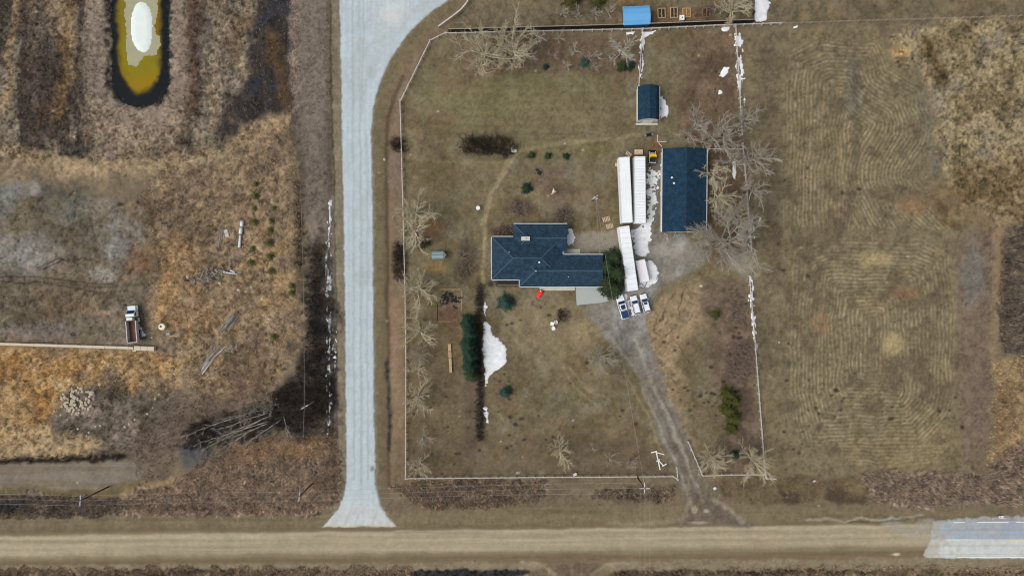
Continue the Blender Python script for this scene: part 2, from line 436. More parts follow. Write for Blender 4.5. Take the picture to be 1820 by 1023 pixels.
m = poly(MARSH, 16, 22, 8); paint((54, 48, 44), m, 0.92, 0.3)
paint((92, 78, 68), m * sstep(0.05, 0.6, n_blot), 0.7); paint((32, 34, 40), m * sstep(0.0, 0.5, -n_big2), 0.6)
paint((84, 86, 88), blob(345, 812, 26, 20), 0.75)
# --- reed beds
for q, c1 in ((WBED, (142, 122, 102)), (WDITCH, (116, 104, 90)), (SBED, (122, 108, 92)), (SBED_B, (100, 86, 68)), (SEBED, (132, 116, 100)), (EBED, (98, 90, 80)), (BOTBED, (130, 112, 88)), (BOTBED_E, (118, 102, 80))):
    m = poly(q, 7, 12, 6); paint(c1, m, 0.9, 0.45)
    paint((62, 52, 46), m * sstep(0.0, 0.5, n_mid), 0.7)
    paint((152, 128, 98), m * sstep(0.25, 0.6, -n_mid), 0.5)
m = poly([(400, 810), (430, 785), (560, 775), (600, 790), (560, 810), (470, 815)], 8, 10, 5); paint((158, 128, 88), m, 0.6, 0.25)
paint((30, 42, 56), blob(8, 902, 14, 7) , 0.9); paint((60, 70, 80), blob(28, 895, 20, 8), 0.6)
paint((22, 32, 40), poly([(735, 1016), (800, 1008), (870, 1006), (935, 1008), (945, 1018), (900, 1030), (735, 1035)], 3, 4), 0.9)
paint((26, 38, 40), blob(350, 1013, 46, 4) , 0.6); paint((50, 64, 28), blob(1660, 1014, 16, 6), 0.9)
paint((44, 46, 30), line([(1090, 1022), (1400, 1014), (1560, 1012)], 14, 6, 5), 0.7)
# --- verges of the dirt road
m = poly([(-9000, 917), (0, 915), (200, 918), (560, 918), (600, 905), (700, 905), (760, 905), (1000, 895), (1220, 898), (1320, 890), (1500, 900), (1640, 905), (1830, 915), (1830, 930), (-9000, 950)], 4, 4)
paint((122, 110, 86), m, 0.95, 0.13); paint((104, 92, 70), m * sstep(0.0, 0.5, n_row), 0.6)
m = poly([(-9000, 1000), (500, 998), (950, 994), (1630, 988), (1830, 994), (9000, 994), (9000, 1012), (1300, 1012), (500, 1012), (-9000, 1020)], 3, 3)
paint((132, 120, 98), m, 0.9, 0.14)
# --- strip between gravel road and west fence, curve verge
m = poly([(664, 600), (662, 400), (660, 235), (668, 180), (690, 115), (738, 50), (800, 0), (860, -60), (840, 10), (793, 62), (765, 76), (712, 185), (716, 290), (722, 520), (722, 870), (690, 880), (668, 860)], 4, 3)
paint((118, 102, 82), m, 1, 0.14)
paint((110, 102, 76), line([(668, 860), (675, 600), (673, 400), (670, 240), (682, 175), (705, 115), (750, 55), (805, 5)], 22, 5, 3), 0.75)
paint((78, 66, 48), line([(690, 860), (692, 700), (689, 560), (687, 420), (685, 300), (690, 210), (715, 135)], 6, 3, 2), 0.7)
paint((136, 114, 92), line([(708, 770), (708, 660), (706, 540)], 22, 8, 3), 0.75)
paint((62, 55, 55), line([(692, 800), (694, 700), (691, 640)], 6, 4, 4), 0.85, 0.3)
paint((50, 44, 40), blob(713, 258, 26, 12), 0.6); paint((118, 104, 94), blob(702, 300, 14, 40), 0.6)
paint((134, 116, 102), line([(700, 230), (712, 170), (740, 105)], 8, 4, 4), 0.6)
# --- neighbour's ground to the north
m = poly([(793, 55), (830, 0), (900, -400), (9000, -400), (9000, 30), (1340, 42), (1100, 50)], 3, 4); paint((110, 100, 80), m, 1, 0.2)
paint((92, 82, 62), m * sstep(0.0, 0.6, n_big2), 0.6); paint((128, 112, 84), m * sstep(0.1, 0.6, -n_blot), 0.5)
paint((114, 92, 72), poly([(1150, 14), (1250, 14), (1260, 36), (1200, 42), (1155, 38)], 4, 4), 0.75)
paint((84, 72, 64), blob(1265, 24, 22, 18), 0.6); paint((122, 96, 60), blob(1118, 6, 26, 6), 0.5)
# --- the home lawn
ml = poly(LAWN, 3, 2); paint((110, 101, 78), ml, 1, 0.18)
paint((130, 118, 90), ml * sstep(0.0, 0.6, n_big), 0.5); paint((98, 86, 58), ml * sstep(0.05, 0.6, -n_big2), 0.55)
paint((110, 93, 74), ml * sstep(0.25, 0.6, n_blot), 0.5); paint((124, 116, 100), ml * sstep(0.25, 0.6, -n_blot), 0.45)
paint((116, 112, 78), ml * blob(900, 175, 150, 60), 0.5); paint((112, 106, 66), ml * blob(1010, 265, 90, 18), 0.35)
paint((128, 116, 90), ml * blob(1000, 200, 90, 35), 0.4)
m = ml * poly([(800, 62), (1140, 58), (1135, 128), (1000, 130), (830, 132)], 8, 8); paint((106, 90, 74), m, 0.75, 0.2); paint((112, 90, 74), m * sstep(0.1, 0.5, n_blot), 0.5)
m = ml * poly([(1230, 60), (1305, 50), (1316, 250), (1325, 400), (1335, 480), (1260, 470), (1255, 260), (1200, 235)], 12, 12); paint((108, 90, 74), m, 0.7, 0.2)
paint((84, 70, 58), m * sstep(0.1, 0.5, n_blot), 0.6); paint((134, 106, 82), m * sstep(0.2, 0.6, -n_blot), 0.5)
paint((36, 30, 26), ml * line([(1266, 90), (1263, 110), (1270, 125), (1264, 175), (1272, 195)], 6, 3, 6, 4) * sstep(0.0, 0.3, n_mid), 0.85)
m = ml * poly([(1255, 500), (1335, 495), (1345, 700), (1355, 840), (1255, 838), (1290, 760), (1260, 640)], 12, 12); paint((106, 90, 76), m, 0.75, 0.2)
paint((88, 76, 68), m * sstep(0.1, 0.5, n_blot), 0.6); paint((130, 112, 98), m * sstep(0.1, 0.5, -n_blot), 0.5)
m = ml * poly([(1160, 560), (1180, 520), (1240, 505), (1250, 560), (1200, 640), (1215, 760), (1235, 820), (1225, 840), (1190, 760), (1160, 660), (1148, 600)], 13, 14); paint((148, 128, 100), m, 0.8, 0.24)
m = ml * poly([(724, 770), (1150, 770), (1195, 843), (724, 846)], 10, 10); paint((98, 84, 68), m, 0.6, 0.15)
m = ml * poly([(724, 560), (840, 540), (840, 760), (724, 780)], 10, 10); paint((108, 92, 70), m, 0.5)
m = ml * poly([(780, 545), (815, 512), (822, 590), (782, 580)], 4, 3); paint((124, 98, 76), m, 0.45)
paint((104, 80, 68), blob(802, 555, 12, 16), 0.6)
paint((88, 74, 64), ml * line([(838, 680), (838, 790)], 26, 10, 5), 0.6); paint((60, 50, 44), ml * line([(850, 510), (853, 680), (853, 775)], 12, 5, 3), 0.85)
paint((142, 128, 100), ml * blob(990, 580, 80, 50), 0.5); paint((146, 130, 98), ml * blob(1060, 590, 40, 26), 0.5)
paint((138, 118, 92), ml * poly([(1008, 412), (1066, 412), (1066, 450), (1004, 450)], 5, 5), 0.8)
paint((112, 90, 78), ml * line([(985, 308), (960, 330), (985, 345), (1020, 345)], 30, 12, 10), 0.6)
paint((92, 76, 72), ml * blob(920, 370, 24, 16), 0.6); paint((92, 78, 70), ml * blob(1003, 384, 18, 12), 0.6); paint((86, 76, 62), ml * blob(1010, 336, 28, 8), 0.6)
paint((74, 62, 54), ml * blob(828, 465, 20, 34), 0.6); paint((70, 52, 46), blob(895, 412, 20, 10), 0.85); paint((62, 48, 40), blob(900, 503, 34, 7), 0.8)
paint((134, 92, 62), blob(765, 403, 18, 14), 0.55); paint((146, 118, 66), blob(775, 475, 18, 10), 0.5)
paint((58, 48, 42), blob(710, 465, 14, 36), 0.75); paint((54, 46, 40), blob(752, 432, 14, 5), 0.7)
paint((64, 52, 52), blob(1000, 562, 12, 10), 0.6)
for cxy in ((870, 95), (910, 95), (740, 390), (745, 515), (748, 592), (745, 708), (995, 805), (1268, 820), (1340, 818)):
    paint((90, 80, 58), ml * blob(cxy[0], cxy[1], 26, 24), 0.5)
for t, wdt, o in (([(918, 272), (895, 310), (875, 345), (866, 385), (862, 430), (858, 500)], 6, 0.6), ([(905, 282), (885, 320), (868, 355), (858, 400)], 5, 0.5), ([(918, 270), (1000, 252), (1100, 246), (1135, 240)], 7, 0.45),
                  ([(865, 505), (900, 560), (930, 600), (960, 612)], 3, 0.3), ([(880, 500), (905, 590), (960, 640)], 3, 0.25), ([(1000, 650), (1020, 690), (1060, 715)], 3, 0.35), ([(1012, 650), (1035, 685), (1075, 705)], 3, 0.35),
                  ([(1095, 640), (1130, 700), (1160, 760), (1180, 810)], 4, 0.35), ([(720, 280), (800, 285), (900, 290)], 3, 0.2)):
    paint((146, 134, 104), ml * line(t, wdt, 2.5, 3), min(1, o * 1.25))
for k in range(5): paint((136, 124, 84), ml * line([(820, 284 + 3.6 * k), (880, 288 + 3.6 * k), (900, 285 + 3.6 * k)], 1.5, 1, 1), 0.4)
for k in range(7): paint((94, 84, 60), ml * line([(770, 150 + 14 * k), (950, 156 + 14 * k), (1110, 150 + 14 * k)], 4, 3, 3), 0.22)
for t in ([(1180, 540), (1165, 590), (1175, 600)], [(1200, 520), (1175, 570)], [(1220, 500), (1205, 560)], [(1180, 600), (1200, 580)], [(1190, 670), (1205, 690), (1215, 720)], [(1195, 600), (1230, 650)]):
    paint((70, 56, 44), ml * line(t, 2.2, 1.4, 4, 2) * sstep(-0.3, 0.3, n_mid), 0.8)
# --- hay field
mh = poly(HAY, 4, 4); paint((116, 106, 83), mh, 1, 0.2)
paint((128, 114, 84), mh * sstep(0.0, 0.6, n_big), 0.45); paint((94, 82, 66), mh * sstep(0.05, 0.6, -n_big2), 0.5)
paint((112, 96, 84), mh * poly([(1700, 420), (1765, 400), (1760, 830), (1710, 830), (1702, 600)], 8, 6), 0.7)
paint((112, 116, 112), mh * blob(1728, 480, 20, 60), 0.45); paint((108, 110, 100), mh * line([(1640, 170), (1660, 230), (1660, 300)], 22, 8, 6), 0.4)
paint((96, 84, 70), mh * line([(1365, 90), (1370, 300), (1380, 500)], 36, 12, 8), 0.5)
su = sd_poly(U + wa * 1.6 + n_big2 * 3, Vv + wb * 1.6 + n_big * 3, HAY_UP); sl = sd_poly(U + wa * 1.6 + n_big2 * 3, Vv + wb * 1.6 + n_big * 3, HAY_LO)
up_ = sstep(-3, 3, 408 - Vv + 0.03 * (U - 1540) + 5 * wa) 
sf = np.where(up_ > 0.5, su, sl)
win = (1 - np.exp(-((up_ - 0.5) / 0.35) ** 2) * 0.6) * sstep(1366, 1420, U + 8 * wb) * sstep(0, -10, sf) * sstep(-0.85, 0.1, n_big2 + 0.5 * n_big + 0.35 * n_blot + 0.25)
rowp = 0.5 + 0.5 * np.sin(sf * (2 * math.pi / 6.9) + 0.35 * n_mid)
windrow = (rowp ** 3.2) * win * np.clip(0.75 + 0.6 * n_mid, 0, 1.2) * np.clip(0.85 + 0.6 * n_big2, 0.35, 1.1)
paint((162, 149, 116), windrow, 0.6, 0.2)
paint((96, 86, 68), sstep(0.5, 0.0, rowp) * win, 0.2)
paint((178, 160, 116), mh * blob(1562, 460, 26, 16), 0.55); paint((176, 158, 116), mh * blob(1588, 612, 18, 18), 0.6); paint((150, 118, 86), mh * blob(1620, 365, 24, 16), 0.5)
paint((140, 104, 76), mh * blob(1462, 575, 16, 18), 0.4); paint((142, 108, 80), mh * blob(1608, 520, 26, 12), 0.4); paint((96, 98, 94), mh * blob(1515, 150, 14, 50), 0.4)
paint((88, 80, 68), mh * line([(1521, 110), (1520, 300), (1500, 400)], 14, 7, 4), 0.5)
paint((110, 98, 78), line([(1600, 570), (1552, 588), (1551, 650)], 8, 4, 3), 0.7)
mz = mh * poly([(1380, 780), (1700, 790), (1750, 835), (1370, 842)], 8, 8)
for k in range(9): paint((158, 142, 102), mz * line([(1480 + 4 * k, 772 + 6.5 * k), (1560, 776 + 6.5 * k), (1690 - 3 * k, 770 + 6.5 * k)], 2.4, 1.6, 3), 0.4)
# --- north-east rough, east edge
m = poly(NER, 10, 14, 5); paint((146, 132, 102), m, 1, 0.34)
paint((106, 92, 64), m * sstep(0.0, 0.6, n_big2 + 0.4 * n_blot), 0.6); paint((116, 108, 98), m * sstep(0.1, 0.6, -n_big2), 0.55); paint((80, 72, 56), m * sstep(0.35, 0.8, n_blot + 0.5 * n_mid), 0.65)
m2 = poly([(1640, 380), (1690, 300), (1830, 260), (1830, 395), (1780, 410), (1700, 400)], 14, 14); paint((124, 106, 78), m2, 0.7); paint((80, 66, 42), m2 * sstep(0.0, 0.5, n_big2), 0.6)
paint((74, 58, 30), line([(1650, 80), (1660, 110), (1672, 150)], 26, 10, 10, 5), 0.75)
paint((186, 154, 104), blob(1602, 93, 20, 9), 0.8)
paint((136, 116, 92), line([(1772, 400), (1768, 560), (1766, 640)], 14, 6, 4), 0.8)
m = poly([(1762, 640), (1830, 640), (1830, 790), (1790, 805), (1745, 835), (1762, 800)], 6, 8); paint((142, 122, 92), m, 0.9, 0.26); paint((104, 84, 62), m * sstep(0.1, 0.5, n_blot), 0.6)
m = poly([(1362, 846), (1540, 848), (1535, 893), (1330, 893), (1290, 880), (1270, 850)], 5, 6); paint((100, 88, 66), m, 0.9, 0.2); paint((62, 52, 44), m * sstep(-0.1, 0.4, n_blot) * sstep(850, 880, Vv), 0.7)
paint((132, 114, 84), blob(1515, 870, 14, 16), 0.5)
# --- dark tufts, mounds and dung specks over lawn and field
rs = random.Random(5)
for (x0, y0, x1, y1, n) in ((1385, 480, 1440, 840, 12), (1405, 690, 1500, 800, 16), (1560, 700, 1735, 760, 8), (1180, 590, 1290, 760, 26), (1290, 560, 1345, 700, 22), (870, 640, 1130, 800, 30), (730, 700, 860, 845, 22), (1380, 290, 1560, 360, 8), (900, 545, 1010, 600, 8), (20, 350, 480, 600, 26)):
    for k in range(n):
        r = rs.uniform(1.2, 3.4); paint((48, 40, 34), blob(rs.uniform(x0, x1), rs.uniform(y0, y1), r * rs.uniform(1, 1.6), r, 0.45), 0.75)
for k in range(90):
    r = rs.uniform(0.9, 1.9); c = rs.choice([(176, 164, 140), (160, 140, 108), (190, 184, 170)])
    paint(c, blob(rs.uniform(0, 1800), rs.uniform(0, 900), r * rs.uniform(1, 1.8), r, 0.4), 0.6)
# --- the roads and hard surfaces
sg = sd_poly(U + wc * 1.3, Vv + wd * 1.3, GRAVEL)
paint((92, 84, 62), sstep(5, 0, sg) , 0.55)
paint((150, 146, 132), sstep(5, 0.5, sg + 3 * n_mid), 0.45)
mg = sstep(1.0, -1.0, sg); paint((180, 192, 197), mg, 1, 0.06)
n_road = fbm(U, Vv, 3.2, 260, octs=3, seed=41)
paint((166, 177, 181), mg * sstep(0.0, 0.7, n_road), 0.4); paint((188, 200, 204), mg * sstep(0.0, 0.7, -n_road), 0.35); paint((168, 176, 176), mg * sstep(0.0, 0.6, n_big2), 0.45)
for t in ([(638, 0), (640, 200), (641, 500), (643, 860)], [(646, -10), (645, 100), (644, 200)], [(652, 240), (652, 500), (655, 850)], [(626, 0), (628, 400), (630, 850)]): paint((152, 158, 158), mg * line(t, 3.4, 2.2, 1.8), 0.5)
paint((172, 180, 178), mg * blob(672, 60, 22, 30), 0.5); paint((152, 160, 160), mg * blob(660, 132, 7, 11), 0.5); paint((214, 214, 204), mg * blob(700, 20, 22, 22), 0.4)
paint((120, 112, 92), mg * blob(662, 832, 4, 6), 0.8)
mfl = mg * sstep(870, 920, Vv); paint((206, 206, 196), mfl, 0.4); paint((168, 166, 164), mfl * sstep(0.0, 0.5, fbm(U + (Vv - 936) * 0.4, Vv, 9, 80, seed=43)), 0.5); paint((198, 188, 160), mg * sstep(926, 936, Vv), 0.7)
sr = sd_poly(U + wa * 2, Vv + wb * 3 + wd * 1.2, DIRT)
sl_ = Vv + 0.0125 * (U - 900)                      # the road falls very slightly to the east on the map
md = sstep(3, -3, sr); paint((128, 116, 92), md, 1, 0.06)
paint((112, 98, 74), md * np.maximum(sstep(942, 934, sl_ + 2 * wa), sstep(981, 989, sl_ + 2 * wa)), 0.85)
paint((158, 148, 122), md * sstep(938, 943, sl_ + 2 * wb) * sstep(982, 974, sl_ + 2 * wa), 0.85)
nr = fbm(U, Vv, 420, 5, octs=4, seed=44)
paint((174, 163, 138), md * sstep(0.0, 0.7, nr) * sstep(938, 946, sl_) * sstep(984, 974, sl_), 0.5); paint((166, 150, 124), md * sstep(0.1, 0.6, n_big2) * sstep(940, 948, sl_) * sstep(984, 972, sl_), 0.4)
paint((136, 124, 99), md * sstep(0.05, 0.7, -nr), 0.4)
for yy, o in ((943, 0.6), (958, 0.5), (970, 0.3)): paint((182, 172, 147), md * sstep(5.5, 0.5, np.abs(sl_ - yy + 2.5 * wa)) * sstep(-0.5, 0.3, n_row + 0.3), o * 0.7)
paint((108, 94, 72), md * sstep(2.6, 0.6, np.abs(sl_ - 990 + 2 * wb)), 0.5)
paint((150, 132, 108), md * blob(1360, 967, 26, 7), 0.5); paint((212, 196, 166), blob(1592, 984, 9, 3), 0.8)
m = sstep(3, -3, sd_poly(U + wa * 3 + wc * 3, Vv + wb * 2 + wd * 3, [(1570, 918), (1655, 916), (1662, 928), (1652, 975), (1615, 955), (1560, 928)])); paint((152, 147, 136), m * sstep(-0.5, 0.3, n_blot), 0.6, 0.1)
paint((160, 154, 136), line([(1430, 926), (1560, 921), (1620, 919), (1640, 915)], 4, 2, 4), 0.6); paint((80, 76, 64), line([(1510, 927), (1560, 925), (1615, 924)], 2.4, 1.4, 3), 0.7)
sa = sd_poly(U + wc * 1.2, Vv + wd * 0.7, ASPH)
ma = sstep(1.0, -1.0, sa); paint((158, 167, 175), ma, 1, 0.07)
paint((146, 157, 168), ma * sstep(0.0, 0.5, nr), 0.5)
paint((192, 195, 191), ma * sstep(956, 957.5, Vv), 1); paint((190, 196, 196), ma * sstep(957, 959, Vv) * sstep(0.0, 0.5, nr), 0.5)
paint((172, 176, 168), ma * sstep(2, 0.5, np.abs(Vv - 984)), 0.6); paint((170, 162, 144), ma * sstep(1700, 1652, U + 22 * n_mid + 14 * n_big2), 0.7); paint((172, 168, 156), ma * sstep(0.1, 0.6, n_blot), 0.35); paint((150, 154, 156), ma * sstep(3, 0.5, np.abs(Vv - 968 + wa)), 0.35); paint((136, 146, 156), ma * sstep(3, 0.5, np.abs(Vv - 940 + wa)), 0.4)
paint((166, 170, 170), poly([(1690, 921), (1830, 916), (1830, 925), (1660, 926)], 2, 2), 0.8)
m = poly(APPR, 5, 5); paint((104, 89, 75), m, 1, 0.16); paint((110, 95, 78), poly([(940, 985), (1095, 985), (1060, 1006), (975, 1006)], 5, 6), 0.6); paint((134, 118, 98), m * sstep(0.0, 0.5, fbm(U, Vv, 8, 60, seed=46)), 0.6)
paint((148, 136, 112), line([(930, 999), (965, 1002), (985, 1020), (990, 1060)], 6, 3, 2), 0.7); paint((148, 136, 112), line([(1110, 999), (1075, 1002), (1052, 1022), (1046, 1060)], 6, 3, 2), 0.7)
sdv = sd_poly(U + wa * 4 + wc * 2.5, Vv + wb * 4 + wd * 2.5, DRIVE)
mdv = sstep(7, -6, sdv); paint((127, 122, 112), mdv, 1, 0.18)
paint((150, 150, 146), mdv * sstep(0.0, 0.6, n_big2), 0.6); paint((110, 106, 98), mdv * sstep(0.15, 0.6, -n_blot), 0.6)
lanem = mdv * sstep(600, 680, Vv); paint((116, 106, 92), lanem, 0.65); paint((104, 94, 82), mdv * sstep(760, 830, Vv), 0.7); paint((96, 88, 80), mdv * blob(1113, 585, 16, 10), 0.5)
for t in ([(1085, 600), (1120, 650), (1152, 715), (1178, 775), (1205, 835), (1232, 900)], [(1130, 600), (1160, 680), (1195, 760), (1225, 830), (1250, 890)]): paint((160, 154, 140), mdv * line(t, 6, 3, 3), 0.55)
for t in ([(1155, 690), (1190, 770), (1222, 845)], [(1172, 690), (1205, 765), (1236, 850)]): paint((96, 86, 74), mdv * line(t, 4, 2, 3), 0.45)
paint((104, 92, 78), mdv * poly([(1215, 860), (1250, 870), (1300, 915), (1330, 930), (1215, 930)], 6, 6), 0.6)
paint((150, 140, 118), line([(1222, 850), (1228, 890), (1220, 915), (1190, 926), (1080, 930)], 6, 4, 4), 0.45); paint((176, 164, 140), blob(1235, 905, 5, 6), 0.7); paint((172, 166, 152), blob(1255, 908, 5, 4), 0.7); paint((176, 164, 134), blob(1245, 928, 18, 2.5), 0.7); paint((162, 154, 136), line([(1270, 888), (1300, 910), (1320, 922)], 9, 4, 4), 0.5)
paint((146, 140, 124), blob(1325, 467, 27, 20), 0.85)
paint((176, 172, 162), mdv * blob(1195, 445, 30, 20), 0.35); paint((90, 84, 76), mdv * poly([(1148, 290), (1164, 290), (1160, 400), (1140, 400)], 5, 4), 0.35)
mp_ = poly(PATIO, 3, 3); paint((142, 136, 122), mp_, 0.9, 0.1)
paint((118, 96, 76), mp_ * sstep(0.2, 0.6, n_blot), 0.5)
# darker earth beside the shop and between the trailers
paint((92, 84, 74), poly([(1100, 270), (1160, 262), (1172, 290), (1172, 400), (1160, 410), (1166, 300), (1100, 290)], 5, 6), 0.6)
paint((120, 84, 62), blob(1168, 262, 10, 12), 0.6)

n_sp = fbm(U, Vv, 5.5, octs=3, seed=55); n_clump = fbm(U, Vv, 17, octs=3, seed=56)
grain = 1 + RG * (0.95 * n_fine + 0.8 * n_mid + 0.55 * n_clump - 1.5 * np.clip((RG - 0.1) * 5, 0, 1) * sstep(0.18, 0.7, n_sp) + 0.9 * np.clip((RG - 0.1) * 5, 0, 1) * sstep(0.25, 0.75, -n_sp))
C *= np.clip(grain, 0.35, 1.8)[..., None]
lum_ = (C * np.array([0.3, 0.55, 0.15], np.float32)).sum(-1, keepdims=True); C = lum_ + (C - lum_) * (1 - 0.10 * sstep(720, 640, U)[..., None] * np.clip((RG[..., None] - 0.1) * 12, 0, 1))
C = np.clip(C, 0.004, 0.92)
Z = height(U, Vv)
Z = Z + np.clip(RG - 0.16, 0, 1) * 1.2 * (n_mid * 0.7 + n_fine * 0.4)
Z = Z + 0.05 * windrow
Z = Z.astype(np.float32)

def grid_faces(mask_v):
    idx = np.arange(nx * ny, dtype=np.int32).reshape(ny, nx)
    f = mask_v[:-1, :-1] & mask_v[1:, :-1] & mask_v[:-1, 1:] & mask_v[1:, 1:]
    return np.stack([idx[:-1, :-1][f], idx[:-1, 1:][f], idx[1:, 1:][f], idx[1:, :-1][f]], 1)
VG = np.stack([X, Y, Z], -1).reshape(-1, 3).astype(np.float32)
CG = C.reshape(-1, 3)
def sheet(name, mask, lift, material, z=None):
    F = grid_faces(mask)
    us, inv = np.unique(F.ravel(), return_inverse=True)
    Vs = VG[us].copy()
    if z is None: Vs[:, 2] += lift
    else: Vs[:, 2] = z
    o = link(name, np_mesh(name, Vs, inv.reshape(-1, 4), material, CG[us], True))
    return tag(o, kind='structure')

o = link('ground', np_mesh('ground', VG, grid_faces(np.ones(U.shape, bool)), attr_mat('earth', 0.95, 0.42, 4.5, 0.7, 0.1), CG, True))
tag(o, kind='structure')
sheet('gravel_road', sg < 0.3, 0.06, attr_mat('road_gravel', 0.9, 0.12, 5.0, 0.2, 0.2))
sheet('dirt_road', (sr < 0.5) & (sa > 0.4), 0.05, attr_mat('road_dirt', 0.95, 0.14, 4.0, 0.25, 0.1, (0.25, 1, 1)))
sheet('asphalt_road', sa < 0.2, 0.07, attr_mat('road_asphalt', 0.85, 0.07, 6.0, 0.1, 0.2))
sheet('driveway', (sdv < 1.0) & (sd_poly(U, Vv, PAD) > 0), 0.03, attr_mat('drive_gravel', 0.95, 0.2, 5.0, 0.4, 0.1))
sheet('farm_approach_track', (sd_poly(U + wa * 3, Vv + wb * 3, APPR) < 0) & (sr > 0.6), 0.03, attr_mat('earth'))

# ------------------------------------------------------------------ pond
PW = -0.45
pm = pond_sd(U, Vv) < 6
cs = C.copy()
C[...] = np.array(lin((16, 22, 24)), np.float32)
must = sstep(7, -9, pond_sd(U + wa * 3 + wc * 2, Vv + wb * 3 + wd * 2, 36, -220, 128, 245) + 0.00 * U)
must = must * sstep(178, 158, Vv + 0.034 * (U - 249) ** 2 + 5 * wc)
paint((142, 114, 4), must, 1)
paint((112, 104, 8), must * sstep(0.0, 0.6, n_blot), 0.6); paint((122, 118, 26), must * blob(250, 96, 40, 34), 0.7); paint((96, 104, 40), must * blob(232, 10, 26, 40), 0.5); paint((104, 74, 8), must * blob(280, 40, 12, 50), 0.5)
CG = np.clip(C, 0.003, 0.9).reshape(-1, 3)
o = sheet('pond_water', pm, 0, attr_mat('water', 0.12, 0.05, 1.0, 0.02, 0.18), PW)
C = cs; CG = C.reshape(-1, 3)

def fn_sheet(name, bbox, step, fn, zfn, material, label=None, cat=None, group=None, kind=None, drop=0.06):
    """a lumpy sheet where fn(u,v) > 0, with a skirt that goes into the ground"""
    st = step * S
    uu, vv = np.meshgrid(np.arange(bbox[0], bbox[2] + st, st), np.arange(bbox[1], bbox[3] + st, st))
    f = fn(uu, vv); inside = f > 0
    a = inside[:-1, :-1]; q = (inside[:-1, :-1].astype(int) + inside[1:, :-1] + inside[:-1, 1:] + inside[1:, 1:]) >= 1
    idx = np.arange(uu.size, dtype=np.int32).reshape(uu.shape)
    F = np.stack([idx[1:, :-1][q], idx[1:, 1:][q], idx[:-1, 1:][q], idx[:-1, :-1][q]], 1)
    if not len(F): return None
    z = zfn(uu, vv, f); g = height(uu, vv) if drop is not None else 0
    z = np.where(inside, z + g, (g - (drop or 0)) if drop is not None else z)
    Vx = np.stack([(uu - 910) / S, (511.5 - vv) / S, z], -1).reshape(-1, 3)
    us, inv = np.unique(F.ravel(), return_inverse=True)
    o = link(name, np_mesh(name, Vx[us], inv.reshape(-1, 4), material, None, True))
    return tag(o, label, cat, group, kind)

m_ice = mat('thin_ice', (168, 168, 142), 0.4, 0.22, 0.5, c2=(150, 144, 108))
m_snow = mat('snow', (222, 226, 230), 0.85, 0.03, 0.9, bump=0.4, spec=0.2, c2=(245, 247, 249))
m_isl = mat('snow_on_ice', (222, 232, 226), 0.8, 0.03, 0.6, bump=0.2)
ICE = [(219, -60), (221, 20), (225, 70), (223, 98), (228, 112), (238, 118), (246, 106), (262, 95), (276, 96), (283, 80), (281, 64), (272, 58), (276, 20), (277, -60)]
fn_sheet('ice_sheet', (190, -80, 300, 140), 0.25, lambda u, v: -sd_poly(u + 3 * fbm(u, v, 9, seed=61), v + 3 * fbm(u, v, 9, seed=62), ICE), lambda u, v, f: 0 * u + PW + 0.02, m_ice,
         'thin grey rotting ice sheet on the yellow pond', 'ice', drop=None)
ISL = [(247, 3), (256, 5), (263, 13), (267, 27), (269, 45), (269, 60), (266, 76), (262, 86), (255, 92), (248, 90), (240, 82), (234, 70), (232, 52), (232, 35), (235, 20), (240, 9)]
fn_sheet('snow_slab', (225, -2, 276, 100), 0.22, lambda u, v: -sd_poly(u + 0.6 * fbm(u, v, 9, seed=63), v, ISL), lambda u, v, f: PW + 0.04 + 0.25 * np.clip(f / 8, 0, 1) ** 0.5, m_isl,
         'smooth oval white snow slab lying on the pond ice', 'snow', drop=None)
# ------------------------------------------------------------------ snow patches
def snow(pts, label, hgt=0.12, rag=3.0, step=0.16, streak=False, frag=0):
    pts = np.array(pts); lo = pts.min(0) - 5; hi = pts.max(0) + 5
    sdn = int(pts.sum()) % 977
    def fn(u, v):
        f = -sd_poly(u, v, pts) + rag * fbm(u, v, 5, octs=3, seed=sdn)
        if streak: f = np.minimum(f, 2.4 * fbm(u, v, 2.4, 15, octs=2, seed=sdn + 1) - 0.55 + 0.3 * np.minimum(f, 3))
        if frag: f = np.minimum(f, 3.0 * fbm(u, v, frag, frag * 1.5, octs=3, seed=sdn + 2) + 0.15 * f + 1.5)
        return f
    fn_sheet('snow_patch', (lo[0], lo[1], hi[0], hi[1]), step, fn, lambda u, v, f: 0.03 + hgt * np.clip(f / 10, 0, 1) ** 0.5 + 0.02 * fbm(u, v, 4, seed=9), m_snow, label, 'snow', None, 'stuff', 0.08)
snow([(860, 568), (868, 574), (876, 596), (888, 604), (898, 614), (901, 630), (899, 645), (892, 652), (874, 662), (863, 685), (861, 660), (858, 620)], 'large white snow drift beside the dark spruce row', 0.3, 2.2)
snow([(861, 535), (865, 540), (863, 560), (860, 556)], 'thin snow sliver north of the large snow drift', 0.08)
snow([(862, 715), (866, 730), (870, 755), (865, 752), (860, 725)], 'thin snow sliver south of the large snow drift', 0.08)
snow([(584, 355), (588, 355), (588, 440), (588, 470), (589, 620), (588, 760), (583, 786), (580, 690), (580, 560), (577, 480), (581, 445)], 'broken line of snow along the ditch west of the gravel road', 0.04, 2.6, 0.14, True)
snow([(592, 585), (596, 588), (597, 625), (594, 660), (592, 620)], 'scattered snow flecks on the gravel road shoulder', 0.03, 3.5, 0.14, True)
snow([(1133, 468), (1154, 462), (1166, 470), (1170, 485), (1166, 500), (1152, 510), (1135, 508)], 'white snow bank around the small cargo trailer', 0.3, 2.5)
snow([(1126, 440), (1134, 420), (1153, 424), (1154, 448), (1146, 456), (1130, 452)], 'white snow bank north of the small cargo trailer', 0.3, 2.5)
snow([(1118, 412), (1134, 402), (1148, 392), (1154, 372), (1165, 370), (1164, 392), (1156, 404), (1156, 430), (1126, 432)], 'ragged slush between the trailers and the shop', 0.05, 5, 0.16, False, 8)
